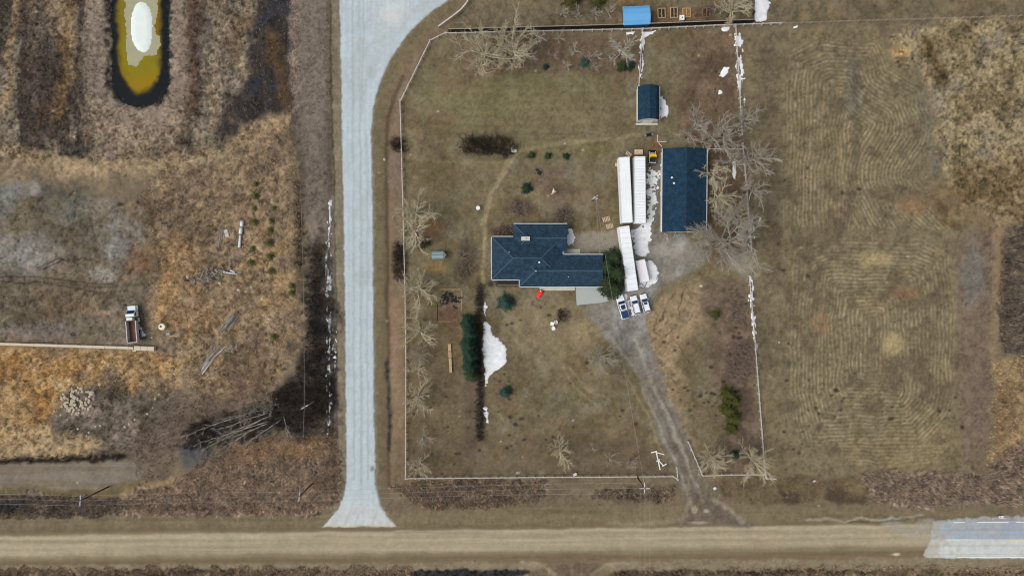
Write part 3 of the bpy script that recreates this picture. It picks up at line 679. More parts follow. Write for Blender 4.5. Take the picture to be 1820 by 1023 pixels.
snow([(1148, 298), (1168, 300), (1170, 330), (1167, 356), (1162, 380), (1150, 385), (1150, 330)], 'patchy grey slush beside the ribbed trailer roof', 0.03, 6, 0.16, False, 5)
snow([(1100, 524), (1112, 522), (1122, 540), (1130, 560), (1121, 560), (1110, 540)], 'lumpy snow between the parked pickup and car', 0.12, 3, 0.16, False, 7)
snow([(1011, 406), (1019, 410), (1022, 422), (1018, 434), (1010, 438), (1009, 420)], 'snow patch against the east wall of the house', 0.15, 2.5, 0.16, False, 9)
snow([(1176, 170), (1184, 182), (1190, 196), (1188, 206), (1174, 210), (1173, 180)], 'ragged snow against the east side of the small barn', 0.15, 3.5)
snow([(1287, 118), (1295, 120), (1294, 130), (1285, 137), (1277, 136)], 'larger of two snow blobs west of the east fence', 0.15, 1.5)
snow([(1277, 160), (1284, 160), (1284, 167), (1276, 169)], 'smaller of two snow blobs west of the east fence', 0.12, 1.2)
snow([(1282, 50), (1297, 48), (1295, 57), (1284, 56)], 'snow wedge at the north end of the east fence', 0.12, 1.5)
snow([(1140, 57), (1172, 53), (1160, 60), (1146, 66), (1143, 76)], 'snow wedge in the corner by the inner fence', 0.12, 2)
snow([(1113, 58), (1129, 56), (1126, 61), (1114, 61)], 'short snow strip below the dark board fence', 0.1, 1.2)
snow([(1138, 60), (1146, 62), (1145, 100), (1141, 140), (1136, 138)], 'snow streaks along the inner fence by the barn', 0.04, 3.5, 0.16, True)
snow([(1306, 60), (1318, 62), (1322, 130), (1322, 200), (1314, 180), (1308, 110)], 'snow streaks along the northern part of the east fence', 0.04, 4, 0.16, True)
snow([(1331, 390), (1338, 388), (1341, 430), (1338, 447), (1331, 445)], 'snow streaks along the east fence by the big tree', 0.04, 4, 0.16, True)
snow([(1331, 490), (1337, 492), (1342, 560), (1346, 620), (1339, 600), (1332, 540)], 'snow streaks along the southern part of the east fence', 0.04, 3.5, 0.16, True)
snow([(1344, -30), (1368, -30), (1367, 10), (1364, 34), (1352, 40), (1339, 36)], 'wide snow drift against the northern neighbour fence', 0.3, 3)
snow([(1302, 282), (1307, 283), (1308, 300), (1307, 320), (1302, 312)], 'thin snow strip behind the shop trees', 0.1, 1.2)
snow([(1347, 395), (1352, 384), (1353, 388), (1347, 402)], 'tiny snow sliver at the edge of the hay field', 0.06, 1.0)
snow([(245, 575), (252, 580), (258, 595), (252, 600), (246, 590)], 'small snow heap beside the dump truck', 0.12, 2.5)
snow([(1410, 47), (1418, 45), (1418, 49), (1411, 50)], 'tiny snow patch by the northern wire fence', 0.08, 0.8)

# ------------------------------------------------------------------ reeds and rough grass
nrs = np.random.default_rng(7)
m_blade = attr_mat('dry_blades', 0.95, 0.1, 3.0, 0, 0.05)
def in_poly(u, v, pts): return sd_poly(u, v, pts) < 0
def tufts(name, label, pts, dens, h0, h1, cols, wid=0.05, nb=5, lean=(0.25, 0.9), thr=None, seed=0):
    pts = np.array(pts, float); lo = np.maximum(pts.min(0), (-40, -40)); hi = np.minimum(pts.max(0), (1860, 1063))
    n = int((hi[0] - lo[0]) * (hi[1] - lo[1]) / S ** 2 * dens)
    u = nrs.uniform(lo[0], hi[0], n); v = nrs.uniform(lo[1], hi[1], n)
    k = sd_poly(u + 10 * fbm(u, v, 30, seed=71), v + 10 * fbm(u, v, 30, seed=72), pts) < 0
    if thr is not None: k &= fbm(u, v, 16, octs=3, seed=80 + seed) > thr
    u = u[k]; v = v[k]; n = len(u)
    g = height(u, v); x = (u - 910) / S; y = (511.5 - v) / S
    N = n * nb
    x = np.repeat(x, nb); y = np.repeat(y, nb); g = np.repeat(g, nb)
    az = nrs.uniform(0, 2 * np.pi, N) * 0.75 + np.repeat(nrs.uniform(0, 2 * np.pi, n), nb)
    hh = nrs.uniform(h0, h1, N) * np.repeat(nrs.uniform(0.7, 1.2, n), nb)
    ln = nrs.uniform(lean[0], lean[1], N) * hh
    ww = wid * nrs.uniform(0.6, 1.4, N)
    bx = x + nrs.normal(0, 0.12, N); by = y + nrs.normal(0, 0.12, N)
    ca, sa_ = np.cos(az), np.sin(az)
    A = np.stack([bx - sa_ * ww, by + ca * ww, g - 0.05], 1); B = np.stack([bx + sa_ * ww, by - ca * ww, g - 0.05], 1)
    T = np.stack([bx + ca * ln, by + sa_ * ln, g + np.sqrt(np.maximum(hh ** 2 - (ln * 0.9) ** 2, 0.01))], 1)
    V = np.stack([A, B, T], 1).reshape(-1, 3)
    F = np.arange(3 * N, dtype=np.int32).reshape(-1, 3)
    gi = np.clip(np.searchsorted(gx, x), 0, nx - 1); gj = np.clip(np.searchsorted(gy, y), 0, ny - 1)
    under = C[gj, gi] * 1.8
    cl = 2.0 * np.array([lin([0.8 * q + 0.2 * sum(c) / 3 for q in c]) for c in cols], np.float32)[np.repeat(nrs.integers(0, len(cols), n), nb)]
    cl = (cl * 0.38 + under * 0.62) * nrs.uniform(0.5, 1.4, (N, 1)).astype(np.float32)
    o = link(name, np_mesh(name, V, F, m_blade, np.repeat(np.clip(cl, 0, 0.9), 3, 0)))
    return tag(o, label, 'grass' if 'grass' in name else 'reeds', None, 'stuff')
RC = [(150, 122, 94), (132, 108, 84), (110, 90, 72), (172, 146, 112), (96, 76, 62), (124, 106, 94)]
RD = [(128, 114, 100), (104, 92, 82), (84, 74, 66), (156, 138, 120), (70, 60, 54)]
TG = [(176, 146, 102), (158, 130, 90), (190, 162, 118), (140, 116, 84), (120, 100, 78)]
TM = [(132, 116, 98), (112, 98, 82), (96, 82, 68), (150, 132, 108), (78, 66, 56)]
OG = [(178, 136, 78), (166, 118, 58), (190, 156, 104), (150, 112, 64)]
BK = [(70, 60, 52), (52, 46, 42), (90, 78, 66), (44, 40, 40)]
tufts('reed_bed', 'wide brown cattail bed south west of the gravel road mouth', WBED, 9, 0.6, 1.2, [(170, 146, 122), (150, 128, 108), (126, 106, 90), (188, 164, 136), (142, 124, 112)], 0.07)
tufts('reed_bed', 'grey brown cattails in the ditch below the far west pole', WDITCH, 10, 0.6, 1.1, RD, 0.06)
tufts('reed_bed', 'grey cattails in the ditch outside the south fence', SBED, 12, 0.6, 1.1, RD + RC, 0.06)
tufts('reed_bed', 'short dark reeds around the southern crossarm pole', SBED_B, 9, 0.5, 0.9, RD, 0.06)
tufts('reed_bed', 'dense cattail belt south of the hay field', SEBED, 10, 0.6, 1.1, [(160, 140, 122), (140, 122, 108), (112, 98, 88), (180, 158, 136)] + RD, 0.06)
tufts('reed_bed', 'dark cattail marsh at the eastern edge of the hay field', EBED, 14, 0.7, 1.2, RD + BK, 0.06)
tufts('reed_bed', 'brown reeds along the ditch south of the dirt road west', [(-60, 1010), (400, 1006), (735, 1004), (728, 1045), (-60, 1045)], 11, 0.5, 1.0, RC, 0.06, thr=-0.35)
tufts('reed_bed', 'brown reeds along the ditch south of the dirt road east', BOTBED_E, 9, 0.5, 1.0, RC, 0.06, thr=-0.1)
tufts('reed_bed', 'strip of reeds beside the snowy ditch at its south end', [(580, 770), (600, 760), (606, 860), (596, 880), (570, 860)], 12, 0.6, 1.0, RC, 0.06)
tufts('rough_grass', 'rough mauve brown grass around the yellow pond', NWR, 2.6, 0.35, 0.8, TM, 0.06, seed=1)
tufts('rough_grass', 'tall golden dead grass east of the gravel yard', GOLD, 5, 0.3, 0.75, TG, 0.05, seed=2)
tufts('rough_grass', 'orange dead grass south of the concrete barrier', ORANGE, 5, 0.3, 0.7, OG + TG, 0.05, seed=3)
tufts('rough_grass', 'short dead weeds scattered over the gravel yard', YARD, 1.6, 0.15, 0.4, TM + TG, 0.05, thr=0.0, seed=4)
tufts('rough_grass', 'pale dead grass at the north east corner', NER, 3, 0.15, 0.4, TM + [(140, 122, 92)], 0.045, thr=-0.2, seed=5)
tufts('rough_grass', 'dark weeds in the burnt marsh west of the gravel road', MARSH, 7, 0.4, 1.0, BK, 0.05, seed=6)
tufts('rough_grass', 'mauve weeds on the dump ground', DUMP, 3, 0.3, 0.6, TM, 0.05, seed=7)
tufts('rough_grass', 'dead grass between the dump ground and the reeds', [(240, 770), (330, 720), (480, 690), (440, 740), (330, 780), (300, 850), (240, 870)], 3, 0.3, 0.7, TM, 0.05, seed=8)
tufts('rough_grass', 'rank grass in the ditch strip west of the gravel road', [(512, -40), (590, -40), (596, 350), (560, 390), (535, 380), (520, 220)], 3.0, 0.2, 0.5, TM, 0.05, seed=9)
tufts('rough_grass', 'tan dead grass at the south east corner', [(1764, 640), (1850, 640), (1850, 780), (1790, 800), (1750, 835)], 4, 0.3, 0.7, TG, 0.05, seed=10)
tufts('rough_grass', 'golden grass fringe above the brown cattail bed', [(400, 815), (430, 785), (560, 772), (606, 790), (560, 810), (470, 818)], 9, 0.5, 0.9, TG + OG, 0.06, seed=11)
tufts('rough_grass', 'brown weeds between the south fence and the road', [(690, 850), (1200, 848), (1260, 848), (1530, 850), (1530, 890), (1300, 890), (700, 900)], 2.2, 0.2, 0.5, TM, 0.05, thr=-0.2, seed=12)
tufts('rough_grass', 'pale long grass strip on the bank west of the ditch', [(512, -40), (530, -40), (532, 230), (514, 230)], 9, 0.4, 0.9, [(170, 154, 138), (150, 134, 120), (120, 106, 96)], 0.05, seed=13)

# ------------------------------------------------------------------ trees
TUBE3 = [(math.cos(2 * math.pi * i / 3), math.sin(2 * math.pi * i / 3)) for i in range(3)]
class Twigs:
    def __init__(s): s.p = []; s.q = []; s.r = []; s.t = []
    def seg(s, p, q, r0, r1): s.p.append(p); s.q.append(q); s.r.append(r0); s.t.append(r1)
    def mesh(s, name, material):
        P = np.array(s.p, np.float64); Q = np.array(s.q, np.float64); D = Q - P
        D /= np.maximum(np.linalg.norm(D, axis=1, keepdims=True), 1e-9)
        up = np.where(np.abs(D[:, 2:3]) > 0.9, np.array([[1.0, 0, 0]]), np.array([[0, 0, 1.0]]))
        a = np.cross(D, up); a /= np.linalg.norm(a, axis=1, keepdims=True); b = np.cross(D, a)
        r = np.array(s.r)[:, None]; t = np.array(s.t)[:, None]
        rows = [P + (a * c + b * d) * r for c, d in TUBE3] + [Q + (a * c + b * d) * t for c, d in TUBE3]
        V = np.stack(rows, 1).reshape(-1, 3); k = np.arange(len(P), dtype=np.int32)[:, None] * 6
        F = np.concatenate([k + np.array([[0, 1, 4, 3]]), k + np.array([[1, 2, 5, 4]]), k + np.array([[2, 0, 3, 5]])], 0)
        return np_mesh(name, V, F, material)
KIDS = 5
def grow(tw, rnd, p, d, length, rad, depth, up, rmin):
    nseg = 3 if depth > 0 else 2
    sp = length / nseg; pts = [p]
    for k in range(nseg):
        d = (d + Vector((rnd.gauss(0, .16), rnd.gauss(0, .16), rnd.gauss(0, .1) + up))).normalized()
        q = p + d * sp
        tw.seg(p, q, max(rmin, rad * (1 - k / nseg * .6)), max(rmin * .7, rad * (1 - (k + 1) / nseg * .6)))
        if depth > 0:
            for j in range(KIDS if depth == 1 else 2):
                if k == 0 and rnd.random() < 0.35: continue
                side = d.orthogonal().normalized(); side = Matrix.Rotation(rnd.uniform(0, 6.283), 3, d) @ side
                grow(tw, rnd, p + (q - p) * rnd.uniform(0.2, 1.0), (d * rnd.uniform(0.8, 1.3) + side * rnd.uniform(0.5, 1.0)).normalized(), length * rnd.uniform(0.36, 0.6), rad * 0.5, depth - 1, up, rmin)
        p = q
BARK = {'tan': mat('bark_tan', (198, 188, 160), 0.9, 0.15, 2.0), 'grey': mat('bark_grey', (172, 164, 150), 0.9, 0.2, 2.0), 'pale': mat('bark_pale', (194, 190, 176), 0.9, 0.15, 2.0),
        'mauve': mat('bark_mauve', (146, 130, 120), 0.9, 0.2, 2.0), 'dark': mat('bark_dark', (62, 52, 46), 0.9, 0.25, 2.0), 'trunk': mat('bark_trunk', (92, 84, 74), 0.9, 0.25, 3.0, bump=0.4)}
def bare_tree(px, py, rpx, h, kind, label, seed, limbs=9, depth=2, trunk='trunk', group=None, spread=1.0, cat='tree', name='leafless_tree', rmin=0.023, stems=1):
    rnd = random.Random(seed); r = rpx / S
    x, y = G(px, py, h * 0.6); bx, by = x, y
    t = thing(name, (bx, by, H(910 + bx * S, 511.5 - by * S) - 0.05), 0, label, cat, group)
    mb = MB(); tw = Twigs()
    for sidx in range(stems):
        off = Vector((rnd.gauss(0, 0.25), rnd.gauss(0, 0.25), 0)) if stems > 1 else Vector((0, 0, 0))
        p = off.copy(); th = h * rnd.uniform(0.16, 0.24); tr = 0.035 * h / (1 + 0.35 * (stems - 1)); d = Vector((rnd.gauss(0, .06), rnd.gauss(0, .06), 1)).normalized()
        tops = []
        for k in range(4):
            q = p + d * th; mb.tube(p, q, tr * (1 - .2 * k), tr * (1 - .2 * (k + 1)), 7, True)
            if k > 0: tops.append((p.copy(), q.copy(), tr * (1 - .2 * k)))
            p = q; d = (d + Vector((rnd.gauss(0, .12), rnd.gauss(0, .12), 0.3))).normalized()
        n = max(3, limbs // stems)
        for k in range(n):
            a, b, rr = tops[k % len(tops)]
            az_ = 2 * math.pi * (k + rnd.uniform(-.35, .35)) / n + seed
            el_ = rnd.uniform(0.25, 0.75) + 0.15 * (k % 3)
            lr = r * rnd.uniform(0.55, 1.0) * spread
            dd = Vector((math.cos(az_) * math.cos(el_), math.sin(az_) * math.cos(el_), math.sin(el_)))
            grow(tw, rnd, a.lerp(b, rnd.uniform(.2, 1)), dd, lr / max(0.5, math.cos(el_ * .8)), max(0.05, tr * 0.5), depth, 0.05, rmin)
        grow(tw, rnd, p, d, h * 0.3, max(.05, tr * .4), depth, 0.1, rmin)
    mb.build('trunk', BARK[trunk], t, True)
    link('crown', tw.mesh('crown', BARK[kind]), t)
    return t
L = bare_tree
L(862, 96, 50, 9, 'tan', 'large tan leafless tree, western one of the pair below the dark board fence', 1, 13, 2, 'trunk')
L(908, 98, 44, 8.5, 'tan', 'large tan leafless tree, eastern one of the pair below the dark board fence', 2, 12, 2)
L(896, 62, 26, 7, 'tan', 'narrow tan leafless tree reaching over the dark board fence', 3, 7)
L(952, 66, 20, 6.5, 'pale', 'slim pale leafless tree overlapping the dark board fence', 4, 7)
L(993, 66, 13, 4.5, 'grey', 'small grey sapling just below the dark board fence', 5, 5, 1)
L(1104, 92, 25, 6, 'pale', 'pale leafless tree beside the corner of the inner fence', 6, 9)
for i, (a, b, r_) in enumerate(((945, 96, 15), (986, 98, 12), (1020, 90, 13), (1046, 104, 15), (1062, 100, 10), (1082, 102, 10), (1008, 118, 10), (1055, 118, 12))):
    L(a, b, r_, 2.4, 'grey' if i % 2 else 'pale', 'low leafless shrub under the board fence, ' + ('beside the eastern big tan tree', 'second from the big tan trees', 'tall one in the middle of the upper row', 'pale one left of the dull blue juniper', 'right above the dull blue juniper', 'nearest the dark spruce pair', 'lower row, between the tiny spruce and the juniper', 'lower row, right of the juniper')[i], 20 + i, 6, 1, 'dark', 'shrubs in the planted strip', 1.0, 'shrub', 'leafless_shrub')
L(736, 376, 38, 8, 'tan', 'broad tan leafless tree overhanging the west fence, northern half of the clump', 41, 12)
L(738, 414, 36, 7.5, 'tan', 'broad tan leafless tree overhanging the west fence, southern half of the clump', 42, 11)
L(745, 512, 34, 7, 'tan', 'tan leafless tree inside the west fence below the green shed', 43, 12)
L(748, 588, 34, 7, 'tan', 'tan leafless tree inside the west fence left of the garden plot', 44, 12)
L(748, 630, 19, 5, 'grey', 'small greyish leafless tree left of the board stack', 45, 8)
L(746, 654, 20, 5, 'tan', 'small tan leafless tree with sparse limbs left of the board stack', 46, 7)
L(745, 706, 30, 6.5, 'tan', 'tan leafless tree inside the west fence below the board stack', 47, 10)
L(750, 780, 18, 5, 'grey', 'faint grey leafless tree near the south west fence corner', 48, 6, 1)
L(748, 824, 22, 5.5, 'tan', 'tan leafless tree in the south west fence corner', 49, 9)
L(995, 803, 24, 6, 'tan', 'tan fan shaped leafless tree by the middle of the south fence', 50, 11)
L(1053, 795, 9, 3, 'grey', 'tiny leafless sapling right of the fan shaped tree', 51, 5, 1)
L(1084, 815, 16, 3.5, 'grey', 'thin grey sapling, western one of two by the crossarm pole', 52, 6, 1)
L(1122, 820, 15, 3.5, 'grey', 'thin grey sapling, eastern one of two by the crossarm pole', 53, 6, 1)
L(1268, 818, 30, 6.5, 'tan', 'tan leafless tree beside the white gate at the lane', 54, 13)
L(1340, 816, 32, 7, 'tan', 'tan leafless tree over the south east fence corner', 55, 13)
L(1070, 632, 29, 5.5, 'grey', 'grey leafless tree just left of the gravel lane', 56, 11)
L(1094, 664, 20, 4, 'mauve', 'low mauve leafless tree on the edge of the gravel lane', 57, 8)
L(1302, 18, 30, 7, 'tan', 'tan leafless tree north of the board fence by the garden beds', 58, 12)
L(1286, 424, 62, 13, 'grey', 'huge grey leafless tree with a thick dark trunk behind the shop', 59, 15, 3, 'dark')
for i, (a, b, r_, h_, k_, lb) in enumerate(((1228, 236, 30, 8, 'grey', 'grey leafless tree off the north end of the shop, westernmost of its row'), (1258, 244, 32, 9, 'grey', 'grey leafless tree off the north east corner of the shop'),
        (1296, 240, 34, 10, 'grey', 'grey leafless tree above the short white cross fence'), (1330, 214, 26, 9, 'grey', 'grey leafless tree just east of the east fence, northernmost there'),
        (1337, 282, 32, 10, 'grey', 'grey leafless tree east of the east fence level with the shop roof vents'), (1338, 335, 32, 10, 'grey', 'grey leafless tree east of the east fence, southernmost there'),
        (1266, 308, 26, 8, 'tan', 'tan leafless tree touching the east eave of the shop, upper one'), (1276, 352, 28, 8, 'tan', 'tan leafless tree touching the east eave of the shop, lower one'), (1296, 290, 22, 8, 'grey', 'grey leafless tree beside the thin snow strip'), (1302, 385, 24, 8, 'tan', 'tan leafless tree just above the huge grey one'))):
    L(a, b, r_, h_, k_, lb, 70 + i, 9)
for i, a in enumerate((1000, 1025, 1060, 1085)):
    L(a, 22, 13, 4.5, 'grey', ('thin grey sapling north of the board fence, first from the west', 'thin grey sapling north of the board fence, second from the west', 'thin grey sapling north of the board fence, third from the west', 'thin grey sapling nearest the blue shed')[i], 90 + i, 6, 1)
# brush
KIDS = 2
def brush(pts, hmin, hmax, kind, label, n, seed, cat='shrub', name='bare_shrub', spread=0.5, group=None, rmin=0.03):
    """leafless stems rising from a patch; pts = list of (px, py, radius)"""
    rnd = random.Random(seed); cx = sum(p[0] for p in pts) / len(pts); cy = sum(p[1] for p in pts) / len(pts)
    x, y = G(cx, cy); t = thing(name, (x, y, H(cx, cy) - 0.05), 0, label, cat, group); tw = Twigs()
    for k in range(n):
        a, b, r_ = pts[rnd.randrange(len(pts))]
        an = rnd.uniform(0, 6.283); q = r_ * math.sqrt(rnd.random()) * 0.85
        px, py = G(a + q * math.cos(an), b + q * math.sin(an))
        d = Vector((math.cos(-an) * spread * q / r_ + rnd.gauss(0, .25), math.sin(-an) * spread * q / r_ + rnd.gauss(0, .25), 1)).normalized()
        grow(tw, rnd, Vector((px - x, py - y, 0)), d, rnd.uniform(hmin, hmax), 0.035, 1, 0.02, rmin)
    link('stems', tw.mesh('stems', BARK[kind]), t)['kind'] = 'stuff'
    return t
brush([(830 + 9 * k, 260 + (k % 3) * 3 - 2, 17) for k in range(9)], 1.2, 2.2, 'dark', 'long dark leafless hedge clump in the north lawn', 420, 1, 'hedge', 'hedge')
brush([(852 + (k % 2), 512 + 11 * k, 7) for k in range(25)], 0.9, 1.5, 'dark', 'narrow dark hedge along the west edge of the big snow drift', 420, 2, 'hedge', 'hedge')
brush([(713, 258, 16), (706, 256, 10)], 0.8, 1.6, 'dark', 'dark brush straddling the west fence near its bend', 110, 3)
brush([(709, 440 + 12 * k, 9) for k in range(5)], 0.8, 1.6, 'dark', 'dark brush along the west fence left of the green shed', 150, 4)
brush([(752, 432, 11)], 0.7, 1.2, 'dark', 'dark low brush above the green shed', 50, 5)
brush([(920, 368, 15)], 0.8, 1.6, 'mauve', 'round mauve shrub north west of the house', 90, 6)
brush([(1003, 382, 15)], 0.8, 1.6, 'mauve', 'round mauve shrub close to the north eave of the house', 90, 7)
brush([(896, 410, 11), (905, 410, 8)], 0.8, 1.4, 'mauve', 'reddish shrub in the north west nook of the house', 80, 8)
brush([(1002, 561, 13)], 0.6, 1.2, 'dark', 'dim purple shrub beside the white garden chairs', 60, 9)
brush([(822, 452, 9)], 0.6, 1.1, 'grey', 'small bare shrub between the green shed and the house', 30, 10)
brush([(826, 480, 14)], 0.6, 1.2, 'mauve', 'mauve shrub west of the house', 60, 11)
brush([(1300 + 16 * (k % 3), 612 + 15 * (k // 3), 11) for k in range(12)], 0.7, 1.5, 'mauve', 'mauve thicket inside the east fence above the dark pines', 320, 12, 'shrub', 'thicket')
brush([(1310, 520 + 16 * k, 14) for k in range(4)], 0.6, 1.3, 'mauve', 'sparse mauve thicket south of the gravel patch by the east fence', 120, 13, 'shrub', 'thicket')
brush([(552 + 10 * (k % 3), 450 + 17 * k, 14) for k in range(17)], 0.8, 1.9, 'dark', 'black brush belt between the marsh and the snowy ditch', 420, 14, 'shrub', 'thicket')
brush([(500 + 18 * (k % 5), 690 + 18 * (k // 5), 15) for k in range(20)], 0.9, 2.2, 'dark', 'black brush at the north side of the brown cattail bed', 330, 15, 'shrub', 'thicket')
brush([(460, 725, 16), (440, 735, 14), (480, 715, 14)], 1.0, 2.4, 'grey', 'grey dead brush at the root end of the fallen trees', 140, 16, 'shrub', 'thicket')
brush([(350, 762, 14), (365, 758, 10)], 0.8, 1.6, 'dark', 'dark shrub left of the fallen trees', 70, 17)
brush([(10 + 22 * k, 817 - k * 0.6, 8) for k in range(10)], 0.5, 1.0, 'dark', 'dark brush line along the north side of the lower lane', 240, 18, 'hedge', 'hedge')
brush([(532 + (k % 2) * 3, 330 + 17 * k, 7) for k in range(9)], 0.7, 1.4, 'dark', 'thin dark brush line under the western power cable', 150, 19, 'hedge', 'hedge')
brush([(1040, 2, 30)], 0.9, 1.6, 'mauve', 'mauve brush at the north edge above the saplings', 70, 20)
# fallen trees in the marsh
KIDS = 3
def fallen(px0, py0, px1, py1, label, seed):
    rnd = random.Random(seed); a = G(px0, py0); b = G(px1, py1); t = thing('fallen_tree', (a[0], a[1], H(px0, py0) + 0.1), 0, label, 'fallen tree', 'fallen trees in the marsh')
    p = Vector((0, 0, 0.15)); e = Vector((b[0] - a[0], b[1] - a[1], 0.5)); mb = MB(); n = 6; d = e / n
    for k in range(n):
        q = p + d + Vector((rnd.gauss(0, .12), rnd.gauss(0, .12), rnd.uniform(-.05, .12))); q.z = max(0.1, q.z)
        mb.tube(p, q, 0.1 - .013 * k, 0.1 - .013 * (k + 1), 6)
        if k > 1:
            for j in range(3):
                tw = Twigs(); grow(tw, rnd, p.lerp(q, rnd.random()), (d.normalized() + Vector((rnd.gauss(0, .5), rnd.gauss(0, .5), rnd.uniform(0, .5)))).normalized(), rnd.uniform(0.6, 1.7), 0.03, 1, 0.0, 0.022)
                link('branch', tw.mesh('branch', BARK['grey']), t)
        p = q
    mb.build('trunk', BARK['grey'], t, True)
FALL = ('from the thick of the brush to the middle of the marsh', 'with a long straight stem below the thick brush', 'with the lowest tip near the grey wet patch', 'second lowest of the fan of trunks', 'lying short and steep towards the cattail bed', 'reaching farthest west out of the marsh', 'lying flat just above the golden grass fringe', 'pointing south at the east end of the fan', 'topmost of the fan of trunks', 'starting midway along the fan of trunks')
for i, s_ in enumerate(((478, 732, 395, 762), (482, 738, 372, 790), (470, 742, 360, 800), (478, 748, 350, 785), (500, 745, 440, 790), (440, 735, 318, 776), (476, 752, 420, 776), (505, 740, 520, 775), (462, 730, 400, 742), (455, 760, 385, 800))):
    fallen(*s_, 'grey fallen tree ' + FALL[i], 300 + i)

# conifers
NEED = {'green': mat('needles_green', (30, 44, 26), 0.85, 0.5, 1.2, c2=(52, 66, 38)), 'blue': mat('needles_blue', (24, 48, 42), 0.85, 0.4, 1.2, c2=(54, 80, 70)), 'dark': mat('needles_dark', (16, 38, 28), 0.85, 0.5, 1.0, c2=(34, 60, 44)),
        'olive': mat('needles_olive', (64, 68, 30), 0.8, 0.4, 1.2, c2=(88, 88, 44)), 'yellow': mat('needles_yellowgreen', (42, 48, 18), 0.8, 0.5, 0.8, c2=(74, 76, 30))}
def conifer(px, py, rpx, h, kind, label, seed, group=None, name='spruce_tree', levels=None, ragged=0.15):
    rnd = random.Random(seed); r = rpx / S; x, y = G(px, py, h * 0.35)
    t = thing(name, (x, y, H(910 + x * S, 511.5 - y * S) - 0.05), rnd.uniform(0, 6), label, 'tree', group)
    MB().tube((0, 0, 0), (0, 0, h * .9), 0.03 * h + .03, 0.02, 7).build('trunk', BARK['trunk'], t, True)
    V = []; F = []
    lv = levels or max(7, int(h * 2.6))
    for k in range(lv):
        f = k / (lv - 1); z = h * (0.06 + 0.9 * f); R_ = r * (1 - f) ** 0.85 + 0.06; n = max(5, int(13 * (1 - f * .5)))
        for j in range(n):
            a = 2 * math.pi * (j + 0.5 * (k % 2) + rnd.uniform(-.25, .25)) / n
            ln = R_ * rnd.uniform(1 - ragged * 2, 1 + ragged); dr = rnd.uniform(-0.35, 0.05) * ln * (1 - f * .6)
            ca, sa_ = math.cos(a), math.sin(a); wd_ = 0.22 * ln + 0.04
            def pt(s, o, dz=0.0): return (ca * ln * s - sa_ * o, sa_ * ln * s + ca * o, z + dr * s * s + dz)
            b0 = len(V)
            V += [pt(0.05, -0.03), pt(0.05, 0.03), pt(1.0, 0.0)]; F.append((b0, b0 + 1, b0 + 2))
            for m_ in range(4):
                s0 = 0.18 + 0.2 * m_
                for sg_ in (-1, 1):
                    b0 = len(V); w2 = wd_ * (1.25 - 0.22 * m_) * rnd.uniform(.7, 1.2)
                    V += [pt(s0 - 0.05, 0), pt(s0 + 0.12, 0), pt(s0 + 0.24, sg_ * w2, rnd.uniform(-.12, .06) * ln * .5)]; F.append((b0, b0 + 1, b0 + 2))
    link('crown', np_mesh('crown', V, F, NEED[kind]), t)
    return t
K = conifer
K(898, 537, 18, 5.5, 'blue', 'blue green spruce in front of the house west end', 1)
K(898, 698, 13.5, 4, 'blue', 'round blue spruce below the big snow drift', 2)
K(936, 334, 12.5, 3.5, 'dark', 'single dark green spruce north of the house', 3)
K(945, 275, 8.5, 2.2, 'green', 'young green pine, western one of three in the north lawn', 4, name='young_pine')
K(974, 277, 8, 2.0, 'green', 'young green pine, middle one of three in the north lawn', 5, name='young_pine')
K(1006, 277, 8, 2.0, 'dark', 'young green pine, eastern one of three in the north lawn', 6, name='young_pine')
K(970, 118, 6.5, 2.2, 'dark', 'tiny dark spruce in the planted strip', 7)
K(1107, 117, 12, 3.5, 'green', 'dark green spruce west of the inner fence, left half of a pair', 8)
K(1120, 115, 12, 3.5, 'dark', 'dark green spruce touching the inner fence, right half of a pair', 9)
K(1042, 112, 13, 2.4, 'blue', 'dull blue juniper in the planted strip under the board fence', 10, ragged=0.35)
for i, (a, b, r_, h_) in enumerate(((832, 571, 17, 6.5), (836, 592, 18, 7.5), (834, 612, 19, 7.5), (837, 631, 19, 8), (836, 650, 18, 7), (838, 666, 16, 6))):
    K(a, b, r_, h_, 'dark' if i != 5 else 'green', ('northernmost spruce of the dense row by the snow drift', 'second spruce from the north in the dense row by the snow drift', 'third spruce from the north in the dense row by the snow drift', 'fourth spruce from the north in the dense row by the snow drift', 'fifth spruce from the north in the dense row by the snow drift', 'southernmost spruce of the dense row by the snow drift')[i], 20 + i, 'spruce row along the dark hedge')
for i, (a, b, r_, h_) in enumerate(((1091, 459, 24, 7.5), (1078, 474, 24, 8.5), (1096, 486, 25, 9), (1078, 503, 23, 8), (1092, 514, 20, 7.5))):
    K(a, b, r_, h_, 'green', ('northernmost dark pine at the east gable of the house', 'dark pine against the east gable of the house', 'tallest dark pine between the house and the long trailer', 'dark pine over the corner of the concrete pad', 'southernmost dark pine beside the parked pickup')[i], 30 + i, 'pines at the house gable', 'pine_tree', ragged=0.28)
for i, (a, b, r_, h_) in enumerate(((1293, 700, 16, 5.5), (1306, 714, 17, 6), (1294, 728, 16, 6), (1307, 744, 16, 6), (1302, 762, 14, 5))):
    K(a, b, r_, h_, 'yellow', ('northernmost olive pine of the clump by the east fence', 'second olive pine of the clump by the east fence', 'third olive pine of the clump by the east fence', 'fourth olive pine of the clump by the east fence', 'southernmost olive pine of the clump by the east fence')[i], 40 + i, 'olive pines by the east fence', 'pine_tree', ragged=0.28)
K(1308, 808, 11, 3.5, 'dark', 'small dark spruce between the two tan trees at the south fence', 50)
K(1272, 559, 11, 2.4, 'yellow', 'low olive pine in the lawn east of the lane', 51, name='pine_tree')
K(1018, -4, 20, 5, 'yellow', 'olive pine cut by the north edge, western one', 52, name='pine_tree')
K(1064, -2, 18, 5, 'yellow', 'olive pine cut by the north edge, eastern one', 53, name='pine_tree')
